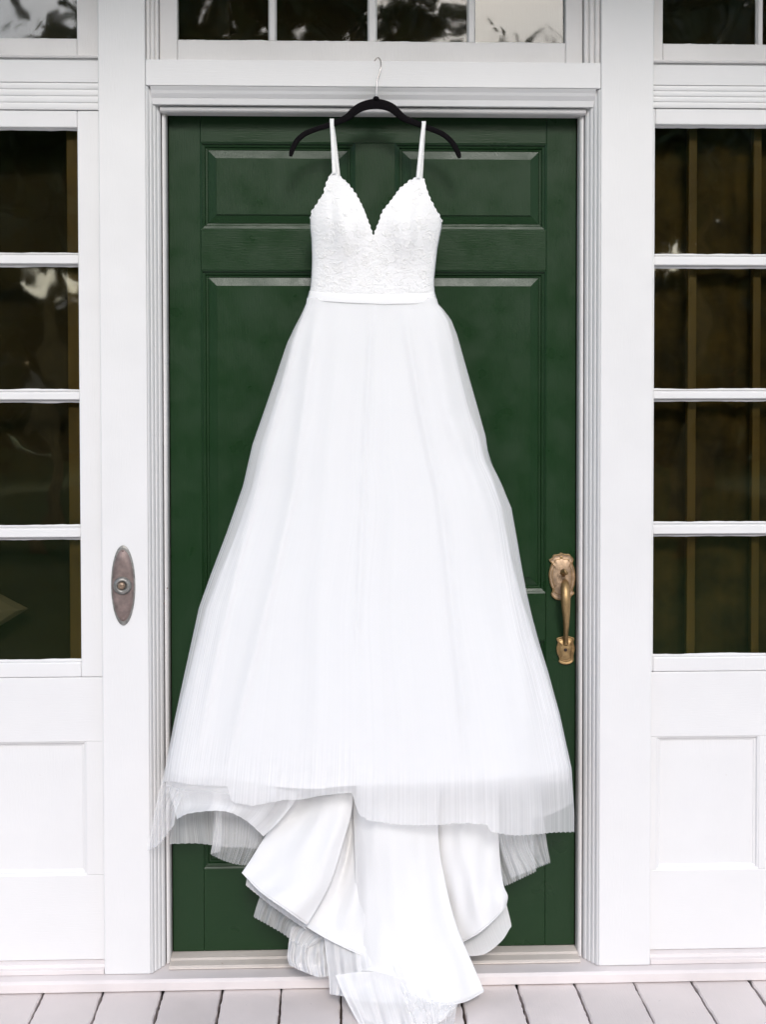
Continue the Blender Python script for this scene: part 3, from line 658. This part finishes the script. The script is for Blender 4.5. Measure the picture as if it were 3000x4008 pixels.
# straps: a beaded front ribbon and a back ribbon looped over the hanger arm
def strap(front, top_y, back, w):
    P = [(*front, float(bodY(*front)) - .002), ((front[0] * .35 + top_y[0] * .65), front[1] * .35 + top_y[1] * .65, -.024), (top_y[0], top_y[1] + 14, -.021), (top_y[0], top_y[1], HY - .001), (top_y[0] + .5, top_y[1] + 10, -.007), (top_y[0] * .6 + back[0] * .4, top_y[1] * .6 + back[1] * .4, -.0055), (back[0], back[1], -.012)]
    C = spline([at(*p) for p in P], 70)
    hw = w / 2 / FPX * 3.14
    m = MB(); vs = []
    for i, p in enumerate(C): vs += [(p[0] - hw, p[1], p[2]), (p[0], p[1] - .0012 if i < 36 else p[1] + .0012, p[2]), (p[0] + hw, p[1], p[2])]
    m.add(vs, [(i * 3 + c_, (i + 1) * 3 + c_, (i + 1) * 3 + c_ + 1, i * 3 + c_ + 1) for i in range(69) for c_ in range(2)])
    m.uv = [(0, 0)] * len(m.v)
    o = m.build('strap', EMB, dress, smooth=True, solid=.0016)
    global bead
    bead = MB()
    L = resample(C, 100)
    for i in range(0, 100):
        for s in (-1, 1): addbead((L[i][0] + s * hw, L[i][1] - .0006, L[i][2]), .0015)
    b_ = bead.build('strap_beading', BEAD, o, smooth=True); b_['kind'] = 'stuff'
strap((1309, 682), (1299.5, 466), (1325, 690), 12.5)
strap((1637, 700), (1659.5, 476), (1648, 700), 12.5)

# ---- skirt: closed tubes of cloth, folds deepening towards the hem
F2 = 1.81159
outL = np.array([(665, 635), (662, 655), (650, 682), (636, 708), (620, 742), (604, 790), (590, 832), (570, 890), (545, 962), (525, 1050), (490, 1150), (455, 1242), (430, 1312), (415, 1380), (397, 1462), (376, 1560), (359, 1648), (352, 1700), (346, 1760)]) * F2
outR = np.array([(942, 635), (946, 655), (958, 668), (975, 690), (988, 722), (1002, 772), (1018, 828), (1035, 888), (1050, 942), (1057, 990), (1082, 1040), (1106, 1098), (1118, 1165), (1129, 1230), (1141, 1292), (1160, 1370), (1185, 1450), (1211, 1545), (1236, 1660), (1241, 1740), (1242, 1760)]) * F2
oL = lambda y: np.interp(y, outL[:, 1], outL[:, 0]); oR = lambda y: np.interp(y, outR[:, 1], outR[:, 0])
SYC = -0.030
fL = fi_ = lambda y: float(np.interp(y, [1180, 1250, 1400, 1700, 2050, 2350, 2600, 2800, 3100], [0, .25, .7, 1.0, 1.15, .9, .55, .3, .3]))
fR = lambda y: float(np.interp(y, [1180, 1250, 1400, 1600, 1780, 1830, 2000, 2200, 2450, 2800, 3100], [0, .4, .85, 1.1, .55, .6, 1.2, 1.0, .45, .2, .3]))
def sq(l): a = np.array(l, float) / 1639 * 1660; return list(640 + a[:, 0]), list(1130 + a[:, 1])
SEAMS = []          # soft creases running down from the waist
for l, wd, am_ in (([(600, 40), (560, 330), (500, 800), (430, 1100), (330, 1500), (228, 1900)], 26, .0085), ([(810, 40), (792, 380), (770, 900), (745, 1500)], 14, .0050), ([(930, 60), (1000, 480), (1070, 800), (1130, 1300), (1180, 1850)], 20, .0070),
                   ([(1030, 60), (1110, 500), (1230, 800), (1340, 1150), (1440, 1800)], 34, .0085), ([(690, 40), (640, 600), (600, 1200), (590, 1880)], 40, .0050), ([(540, 60), (430, 500), (330, 900), (220, 1350), (120, 1850)], 22, .0070), ([(870, 300), (890, 900), (930, 1880)], 50, .0050)):
    a_, b_ = sq(l); SEAMS.append((a_, b_, wd, am_))
def skirt(name, y0, hem, inset, dscale, mat, nfold, fold, NT=360, NR=90, seed=1, uvs=(1, 1), front_only=None, solid=0.0):
    r = np.random.default_rng(seed); ph = r.uniform(0, 6.28, 8); fr = nfold * np.array([.5, .73, 1, 1.37, 1.9, 2.6]); am = np.array([.8, .9, 1.0, .7, .45, .25])
    pts = []
    t0, t1 = front_only if front_only else (0, 2 * math.pi)
    for j in range(NR):
        v_ = j / (NR - 1)
        for i in range(NT):
            t = t0 + (t1 - t0) * (i / (NT - 1) if front_only else i / NT)
            yr = 1180 + (3110 - 1180) * 1.0
            # picture row of this ring: the hem height depends on where round the tube we are
            ce = math.cos(t); xq = 1450 - 850 * ce if t <= math.pi else None
            yh = hem(ce if t <= math.pi else -9 - ce)
            y = y0 + (yh - y0) * v_
            k = (min(y, 3110) - 1170) / (3110 - 1170)
            xl, xr = oL(y) + inset * fL(y), oR(y) - inset * fR(y)
            hd = (.035 + .095 * max(0, k) ** .8) * dscale
            fa = fold * max(0, k) ** .75 * (.25 + .75 * max(0, k))
            q = sum(am[n_] * math.sin(fr[n_] * t * 1.0 + ph[n_] + .5 * math.sin(2.2 * k + n_)) for n_ in range(6))
            cx_ = np.sign(ce) * abs(ce) ** .9
            x = (xl + xr) / 2 - (xr - xl) / 2 * cx_
            Y = SYC - math.sin(t) * hd - (fa * q if math.sin(t) > 0 else -fa * q * .4) * min(1, abs(math.sin(t)) * 1.6)
            if math.sin(t) > 0:
                for px_, py_, wd, am_ in SEAMS:
                    if py_[0] < y < py_[-1]: Y -= am_ * math.exp(-((x - np.interp(y, py_, px_)) / wd) ** 2) * min(1, (y - py_[0]) / 150, (py_[-1] - y) / 250) * dscale
            pts.append(at(x, y, min(Y, .078)))
    g = grid(pts, NR, NT, uvs, close=not front_only)
    return g.build(name, mat, dress, smooth=True, solid=solid)
fi = lambda xs, ys: (lambda x: float(np.interp(x, xs, ys)))
# lining: opaque body of the skirt
hl = fi([590, 700, 850, 915, 1100, 1255, 1390, 1560, 1900, 2050, 2240], [3010, 3040, 3052, 3058, 3075, 3090, 3080, 3062, 3058, 3040, 3010])
def hem_l(c):
    x = 1425 - 830 * c
    return hl(x) + 6 * math.sin(x * .012 + 1) if c > -5 else 3060
lin = skirt('skirt_lining', 1166, hem_l, 40, .86, SATIN, 5, .0052, NT=520, seed=8)
# front tulle overlay with a fanned, uneven hem
ho = fi([570, 640, 700, 800, 872, 886, 905, 985, 1030, 1110, 1255, 1370, 1392, 1420, 1500, 1700, 1870, 1885, 1960, 2010, 2100, 2190, 2260], [3060, 3066, 3074, 3070, 3072, 3122, 3140, 3160, 3152, 3132, 3112, 3108, 3190, 3215, 3222, 3230, 3226, 3250, 3262, 3268, 3270, 3260, 3252])
def hem_o(c):
    if c > -5: x = 1418 - 832 * c; return ho(x) + 6 * math.sin(x * .017) + 1.6 * math.sin(x * .31 + 1) + 1.4 * math.sin(x * .83)
    return 3150 + 50 * math.sin(9 * c)
ovl = skirt('tulle_overlay', 1166, hem_o, 0, 1.0, TULLE, 5, .0055, NT=700, seed=8, uvs=(1, 1))
hu = fi([570, 640, 700, 800, 900, 1000, 1110, 1255, 1390, 1480, 1620, 1780, 1900, 2000, 2100, 2200], [3030, 3050, 3075, 3082, 3100, 3120, 3118, 3104, 3150, 3170, 3150, 3165, 3150, 3170, 3150, 3120])
def hem_u(c):
    if c > -5: x = 1422 - 830 * c; return hu(x) + 1.5 * math.sin(x * .27) + 1.3 * math.sin(x * .71)
    return 3120
ovl2 = skirt('tulle_underlay', 1166, lambda c: (hem_l(c) + 105 if abs(c) < 1.5 and not (1080 < 1425 - 830 * c < 1385) else hem_l(c) + 22), 34, .93, TULLE_U, 5, .0053, NT=520, seed=8)

# waistband
pts = []
wt = [(158, 1372), (300, 1388), (560, 1402), (800, 1408), (1100, 1402), (1300, 1396), (1408, 1388)]; wb = [(133, 1465), (300, 1478), (560, 1494), (880, 1508), (1150, 1504), (1300, 1498), (1432, 1490)]
T_ = resample(np.array([BZ(*p) for p in wt]), 90); B_ = resample(np.array([BZ(*p) for p in wb]), 90)
for j in range(10):
    v_ = j / 9
    for i in range(90):
        s = 2 * i / 89 - 1; p = T_[i] * (1 - v_) + B_[i] * v_
        pts.append(at(p[0], p[1], BYC - .010 - .045 * math.sqrt(max(0, 1 - abs(s) ** 2.6)) - .0006 * math.sin(math.pi * v_)))
grid(pts, 10, 90).build('waistband', SATIN, dress, smooth=True, solid=.002)
pts = []
for j in range(6):
    for i in range(60):
        s = 2 * i / 59 - 1; p0 = np.array(BZ(158, 1372)) * (1 - i / 59) + np.array(BZ(1408, 1388)) * (i / 59); p1 = np.array(BZ(133, 1465)) * (1 - i / 59) + np.array(BZ(1432, 1490)) * (i / 59)
        p = p0 + (p1 - p0) * j / 5; pts.append(at(p[0], p[1], BYC - .010 + .052 * math.sqrt(max(0, 1 - abs(s) ** 2.6))))
grid(pts, 6, 60).build('waistband', SATIN, dress, smooth=True, solid=.0015)

# ---- free sheets of cloth under the hem
ZA = lambda u, w: (500 + u / 1.656, 2900 + w / 1.656)
ZB = lambda u, w: (1300 + u / 1.505, 2900 + w / 1.505)
def sheet(name, rows, mat, nu=90, nv=50, pleats=0, amp=0.0, jag=0.0, solid=0.0, seed=0, uvs=(1, 1), amp0=0.25, crumple=0.0):
    """rows: control rows from top to bottom; each a list of (x, y, Y) measured points left to right"""
    r = np.random.default_rng(seed); ph = r.uniform(0, 6.28, 6)
    A = np.array([spline(np.array(rw, float) * np.array([1, 1, 3000]), nu) for rw in rows])
    G = np.stack([spline(A[:, i], nv) for i in range(nu)], 1); G[..., 2] /= 3000
    pts = []
    for j in range(nv):
        v_ = j / (nv - 1)
        for i in range(nu):
            u_ = i / (nu - 1); x, y, Y = G[j, i]
            s = math.sin(2 * math.pi * pleats * u_ + ph[0] + .7 * math.sin(3 * v_ + ph[1])) + .5 * math.sin(2 * math.pi * pleats * 1.63 * u_ + ph[2])
            Y += amp * (amp0 + (1 - amp0) * v_) * s
            if crumple: Y += crumple * (math.sin(9 * u_ + 5 * v_ + ph[3]) * math.sin(7 * v_ - 6 * u_ + ph[4]) + .5 * math.sin(21 * u_ + 13 * v_ + ph[5]))
            if jag and v_ > .8: y += jag * (v_ - .8) / .2 * (math.sin(2 * math.pi * pleats * 3 * u_ + ph[4]) + .6 * math.sin(2 * math.pi * pleats * 7.3 * u_))
            p = at(x, y, Y)
            if p[2] < FZ + .004 + .002 * math.sin(u_ * 9): p = atz(x, y, FZ + .004 + .002 * math.sin(u_ * 9))
            if p[1] > -.04 and p[2] < ST + .004: p = atz(x, y, ST + .005)
            pts.append(p)
    o = grid(pts, nv, nu, uvs).build(name, mat, dress, smooth=True, solid=solid)
    if mat is TRAIN:      # rolled, stitched hem
        MB().tube([pts[(nv - 1) * nu + i] for i in range(0, nu, 2)], .0016, 6).build('rolled_hem', TRAIN, o, smooth=True)
    return o
def rowA(l): return [(*ZA(u, w), Y) for u, w, Y in l]
def rowB(l): return [(*ZB(u, w), Y) for u, w, Y in l]

# left: sheer lobe hanging over the casing, semi-opaque middle layer, thin back layer
sheet('tulle_layer', [rowA([(285, 20, -.03), (340, 20, -.04), (420, 20, -.05)]), rowA([(226, 230, -.018), (290, 230, -.022), (400, 230, -.03)]), rowA([(172, 470, -.03), (240, 460, -.05), (320, 440, -.06)]), rowA([(128, 712, -.035), (200, 672, -.05), (300, 545, -.07)])], TULLE2, pleats=5, amp=.003, jag=2, seed=11)
sheet('tulle_layer', [rowA([(285, 60, -.015), (560, 60, -.05), (900, 60, -.05), (1150, 60, -.05)]), rowA([(262, 290, -.018), (560, 290, -.09), (800, 330, -.12), (1100, 350, -.11)]), rowA([(300, 430, -.035), (560, 400, -.09), (760, 440, -.11), (1000, 500, -.10)]), rowA([(318, 508, -.07), (400, 470, -.09), (620, 455, -.11), (760, 512, -.10), (880, 618, -.09)])], TULLE_D, pleats=4, amp=.003, jag=.8, seed=12)
sheet('tulle_layer', [rowA([(290, 100, .0), (560, 100, .0), (900, 100, -.01)]), rowA([(280, 480, .015), (560, 480, .0), (880, 560, -.02)]), rowA([(272, 668, .02), (440, 664, .005), (550, 676, -.005), (640, 690, -.01), (740, 690, -.01), (850, 700, -.02)])], TULLE2, pleats=5, amp=.003, jag=1.0, seed=13)
sheet('tulle_layer', [rowA([(560, 240, -.03), (640, 230, -.03), (800, 260, -.035), (900, 320, -.035)]), rowA([(552, 600, -.03), (650, 640, -.03), (780, 640, -.035), (900, 620, -.035)]), rowA([(540, 738, -.03), (640, 782, -.03), (750, 806, -.035), (800, 790, -.035)])], TULLE3, pleats=5, amp=.003, jag=1.5, seed=14)
sheet('tulle_layer', [rowA([(590, 130, -.06), (612, 130, -.06)]), rowA([(565, 560, -.06), (608, 560, -.055)]), rowA([(536, 735, -.05), (600, 715, -.05)])], TULLE2, nu=24, pleats=3, amp=.003, jag=3, seed=15)
# right: two short sheer layers below the overlay
sheet('tulle_layer', [rowB([(940, 150, -.05), (1100, 150, -.06), (1215, 150, -.05)]), rowB([(980, 560, -.05), (1100, 580, -.055), (1262, 560, -.045)]), rowB([(1055, 812, -.05), (1200, 752, -.05), (1288, 716, -.04)])], TULLE2, pleats=6, amp=.004, jag=3, seed=16)
sheet('tulle_layer', [rowB([(820, 200, -.02), (1000, 200, -.02), (1180, 200, -.02)]), rowB([(860, 650, -.02), (1010, 650, -.02), (1190, 620, -.02)]), rowB([(960, 870, -.02), (1040, 845, -.02), (1205, 768, -.015)])], TULLE2, pleats=6, amp=.004, jag=3, seed=17)

# satin train: left fold, right fold, middle fall, and the paler undersides
sheet('train_panel', [rowA([(1060, 140, -.05), (1200, 140, -.06), (1330, 140, -.07), (1452, 140, -.075)]), rowA([(1040, 400, -.05), (1190, 380, -.07), (1360, 350, -.10), (1455, 430, -.095)]), rowA([(900, 605, -.05), (1100, 620, -.085), (1290, 640, -.115), (1400, 650, -.105)]), rowA([(790, 780, -.055), (1000, 850, -.10), (1190, 920, -.135), (1310, 930, -.115)]), rowA([(742, 852, -.06), (860, 975, -.10), (1010, 1082, -.14), (1165, 1192, -.125)])], TRAIN, pleats=2.3, amp=.002, crumple=.0022, solid=.0015, seed=21)
sheet('train_panel', [rowA([(1380, 140, -.06), (1440, 140, -.07), (1530, 140, -.075)]), rowA([(1400, 560, -.07), (1450, 560, -.055), (1530, 560, -.085)]), rowA([(1300, 860, -.08), (1400, 880, -.07), (1535, 900, -.10)]), rowA([(1150, 1160, -.10), (1330, 1180, -.095), (1540, 1200, -.125)]), rowA([(1140, 1190, -.105), (1300, 1285, -.12), (1480, 1372, -.135), (1560, 1400, -.14)])], TRAIN, pleats=2, amp=.002, crumple=.0022, solid=.0015, seed=22)
sheet('train_panel', [rowB([(600, 140, -.05), (800, 140, -.055), (975, 140, -.045)]), rowB([(620, 600, -.055), (800, 620, -.075), (988, 660, -.045)]), rowB([(660, 850, -.06), (850, 850, -.085), (1012, 850, -.05), ]), rowB([(700, 1010, -.065), (880, 970, -.09), (1036, 912, -.055)]), rowB([(760, 1190, -.075), (880, 1118, -.09), (985, 1020, -.07), (1030, 962, -.055)])], TRAIN, pleats=2.4, amp=.002, crumple=.0022, solid=.0015, seed=23)
sheet('train_panel', [rowB([(720, 700, -.02), (850, 700, -.02), (980, 700, -.02)]), rowB([(740, 950, -.02), (880, 950, -.025), (1030, 960, -.02)]), rowB([(760, 1120, -.03), (900, 1100, -.035), (1058, 1085, -.03)]), rowB([(790, 1270, -.045), (900, 1255, -.05), (1000, 1180, -.045), (1050, 1105, -.035)])], TULLE_D, seed=24)
sheet('train_panel', [rowB([(110, 140, -.07), (300, 140, -.085), (480, 140, -.085), (640, 140, -.07)]), rowB([(128, 480, -.08), (280, 480, -.115), (470, 490, -.10), (628, 570, -.075)]), rowB([(138, 800, -.09), (300, 800, -.125), (500, 820, -.115), (672, 850, -.08)]), rowB([(142, 1100, -.11), (320, 1100, -.145), (560, 1100, -.14), (735, 1090, -.10)]), rowB([(146, 1300, -.13), (340, 1310, -.165), (620, 1330, -.165), (828, 1310, -.12)]), rowB([(150, 1368, -.14), (215, 1352, -.155), (390, 1400, -.175), (475, 1500, -.19), (640, 1552, -.19), (780, 1535, -.165), (898, 1474, -.13)])], TRAIN, pleats=3.4, amp=.002, crumple=.0022, solid=.0015, seed=25, nu=130)
# frilled underskirt edge below the left fold, and the tulle train on the boards
sheet('tulle_frill', [rowA([(800, 800, -.05), (950, 950, -.07), (1150, 1120, -.09)]), rowA([(775, 880, -.05), (900, 1020, -.07), (1150, 1190, -.09)]), rowA([(765, 935, -.05), (850, 1005, -.06), (960, 1090, -.07), (1160, 1225, -.09)])], TULLE_D, pleats=5, amp=.003, jag=1, seed=31)
sheet('tulle_frill', [rowA([(860, 1000, -.035), (960, 1060, -.045), (1160, 1180, -.06), (1290, 1270, -.075)]), rowA([(835, 1070, -.04), (940, 1120, -.05), (1080, 1210, -.06), (1240, 1300, -.075)]), rowA([(815, 1140, -.04), (905, 1190, -.05), (1010, 1252, -.05), (1110, 1325, -.06), (1180, 1345, -.065)])], TULLE2, pleats=6, amp=.006, jag=2, seed=32)
sheet('tulle_frill', [rowA([(1060, 1200, -.03), (1180, 1220, -.05), (1320, 1260, -.07)]), rowA([(1045, 1300, -.04), (1160, 1320, -.06), (1310, 1360, -.075)]), rowA([(1035, 1405, -.055), (1150, 1430, -.075), (1320, 1450, -.085)]), rowA([(1050, 1455, -.06), (1150, 1500, -.085), (1245, 1532, -.095), (1320, 1520, -.095)])], TULLE_D, pleats=5, amp=.006, crumple=.006, seed=33)
sheet('tulle_train', [rowA([(1270, 1240, -.10), (1500, 1320, -.13), (1700, 1400, -.15)]), rowA([(1285, 1380, -.105), (1500, 1420, -.14), (1750, 1480, -.165)]), rowA([(1305, 1540, -.115), (1500, 1550, -.15), (1800, 1580, -.18)]), rowA([(1310, 1642, -.125), (1395, 1655, -.15), (1560, 1690, -.17), (1850, 1700, -.19)])], TULLE_D, pleats=6, amp=.004, crumple=.003, seed=34)
sheet('tulle_train', [rowB([(20, 1380, -.15), (240, 1360, -.165), (480, 1420, -.185), (700, 1500, -.17)]), rowB([(60, 1480, -.17), (260, 1480, -.18), (500, 1520, -.195), (720, 1540, -.175)]), rowB([(110, 1580, -.19), (300, 1600, -.21), (520, 1600, -.215), (730, 1560, -.19)]), rowB([(170, 1690, -.22), (330, 1720, -.23), (560, 1690, -.225), (700, 1620, -.205)])], TULLE_D, pleats=7, amp=.004, crumple=.004, seed=35)
sheet('tulle_train', [rowB([(420, 1470, -.19), (560, 1520, -.20), (745, 1548, -.185)]), rowB([(440, 1570, -.205), (580, 1590, -.21), (735, 1575, -.19)]), rowB([(470, 1660, -.22), (600, 1690, -.225), (720, 1690, -.215)])], TULLE2, pleats=6, amp=.005, crumple=.003, jag=4, seed=36)

# ================================================================== GARDEN IN FRONT (seen in the panes)
BARK, bt, bb = newmat('pine_bark'); v = coords(bt, (8, 8, 1.5))
lk(bt, ramp(bt, noise(bt, v, 3, 5), [(0.3, (0.14, 0.085, 0.03)), (0.7, (0.40, 0.25, 0.09))]), bb.inputs['Base Color']); bb.inputs['Roughness'].default_value = .9
bump(bt, bb, noise(bt, v, 6, 4), 1, .02)
def leafmat(name, a, b_):
    m, t, b = newmat(name); v = coords(t)
    lk(t, ramp(t, noise(t, v, 1.3, 4), [(0.3, a), (0.7, b_)]), b.inputs['Base Color']); b.inputs['Roughness'].default_value = .6; return m
LEAF = [leafmat('dark_leaves', (.030, .045, .012), (.06, .085, .02)), leafmat('olive_leaves', (.05, .06, .014), (.10, .11, .03))]
def tree(name, x, y, h, tr, cz0, cr, nleaf, label, mat, seed):
    r = np.random.default_rng(seed)
    t = empty(name, (x, y, -.75), label, 'tree', 'garden trees facing the porch')
    m = MB(); lean = r.uniform(-.03, .03, 2); zz = np.linspace(-.2, h * .9, 12)
    tp = [(x + lean[0] * z + .04 * math.sin(z + seed), y + lean[1] * z, z - .75) for z in zz]
    m.tube(tp, [tr * (1.35 if i == 0 else 1) * (1 - .75 * i / 11) for i in range(12)], 12)
    cl = []
    for k in range(int(10 + nleaf / 700)):
        a = r.uniform(0, 6.28); z0 = cz0 + (h - cz0) * r.uniform(0, .85); L = cr * r.uniform(.45, 1.0) * (1.1 - .5 * (z0 - cz0) / (h - cz0))
        p0 = np.array([x + lean[0] * z0, y + lean[1] * z0, z0 - .75]); p1 = p0 + [math.cos(a) * L, math.sin(a) * L, L * r.uniform(.05, .5)]
        m.tube([p0, (p0 + p1) / 2 + [0, 0, .05 * L], p1], [tr * .28, tr * .18, tr * .06], 6)
        cl += [p0 + (p1 - p0) * q for q in (.55, .8, 1.0)]
    m.build('trunk', BARK, t, smooth=True)
    cl = np.array(cl); idx = r.integers(0, len(cl), nleaf); s_ = r.uniform(.3, .62, len(cl))[idx] * cr * .42
    c = cl[idx] + r.normal(0, 1, (nleaf, 3)) * s_[:, None] * [1, 1, .65]
    a = r.normal(0, 1, (nleaf, 3)); a /= np.linalg.norm(a, axis=1)[:, None]; b = np.cross(a, r.normal(0, 1, (nleaf, 3))); b /= np.linalg.norm(b, axis=1)[:, None]
    ls = r.uniform(.05, .12, (nleaf, 1)) * (1 + .06 * abs(y)); V = np.stack([c - a * ls, c - b * ls * .5, c + a * ls, c + b * ls * .5], 1).reshape(-1, 3)
    me = bpy.data.meshes.new('crown'); me.from_pydata(V.tolist(), [], np.arange(nleaf * 4).reshape(-1, 4).tolist()); me.materials.append(mat)
    o = bpy.data.objects.new('crown', me); COL.objects.link(o); o.parent = t; o.matrix_parent_inverse = t.matrix_basis.inverted()
    return t
SPOTS = [   # x, y, height, trunk radius, crown base, crown reach, leaves, material, label
    (5.0, -15.2, 7.2, .17, 4.6, 1.3, 3500, 1, 'slender ochre-barked lawn tree whose whole trunk is mirrored in the sidelight right of the handle'),
    (6.9, -15.8, 7.0, .16, 4.6, 1.5, 4000, 1, 'slim ochre-barked lawn tree standing next to the whole mirrored trunk'),
    (9.3, -17.5, 7.6, .18, 3.6, 2.0, 5000, 0, 'ochre-barked lawn tree with a low dark crown, outermost of its row'),
    (-4.3, -16.0, 7.0, .16, 4.0, 1.5, 4500, 1, 'lone slender lawn tree mirrored in the sidelight beside the doorbell'),
    (-8.0, -24, 10.5, .3, 1.2, 3.0, 3600, 0, 'open crowned dark tree with sky gaps mirrored in the sidelight beside the doorbell'),
    (-3.4, -26, 14.0, .34, 1.0, 3.6, 11000, 0, 'tall dense dark tree mirrored in the transom, next to the open crowned tree'),
    (-0.6, -25, 13.0, .32, .8, 3.2, 11000, 0, 'tall dense dark tree mirrored in the two dark transom panes'),
    (4.4, -26, 11.0, .28, .8, 2.4, 2600, 0, 'thin crowned tree against the patch of sky in the transom'),
    (8.4, -26, 12.0, .3, .8, 3.8, 11000, 0, 'broad dark tree mirrored behind the two slim lawn trees'),
    (13.5, -25, 12.5, .3, .8, 4.2, 11000, 0, 'broad dark tree mirrored beyond the outermost lawn tree'),
    (20, -27, 11.5, .3, .8, 4.2, 9000, 0, 'dark tree at the far end of the garden, past the broad trees'),
    (-16, -26, 12.0, .3, 1.0, 4.0, 9000, 0, 'dark bushy tree beyond the open crowned tree'),
    (-23, -28, 11.0, .3, 1.0, 4.4, 8000, 0, 'dark tree at the garden end, past the bushy tree')]
for k, (x, y, h, tr, c0, cr, nl, mt, lab) in enumerate(SPOTS):
    tree('garden_tree', x, y, h, tr, c0, cr, nl, lab, LEAF[mt], 100 + k)

# far wood closing the view beyond the lawn: nobody could count it
r = np.random.default_rng(77); nl = 26000
x = r.uniform(-48, 48, nl); yy = -34 - r.uniform(0, 5, nl); top_ = 6.5 + 2.2 * np.sin(x * .35) + 1.3 * np.sin(x * .93 + 1) - 0.4 * np.exp(-((x + 10) / 5.0) ** 2)
c = np.stack([x, yy, -.75 + top_ * r.uniform(0, 1, nl) ** .8], 1)
a = r.normal(0, 1, (nl, 3)); a /= np.linalg.norm(a, axis=1)[:, None]; b = np.cross(a, r.normal(0, 1, (nl, 3))); b /= np.linalg.norm(b, axis=1)[:, None]
ls = r.uniform(.25, .55, (nl, 1)); V = np.stack([c - a * ls, c - b * ls * .6, c + a * ls, c + b * ls * .6], 1).reshape(-1, 3)
me = bpy.data.meshes.new('woodland'); me.from_pydata(V.tolist(), [], np.arange(nl * 4).reshape(-1, 4).tolist()); me.materials.append(LEAF[0])
o = bpy.data.objects.new('woodland', me); COL.objects.link(o)
tag(o, 'dark far-off woodland edge closing the garden lawn', 'woodland', kind='stuff')
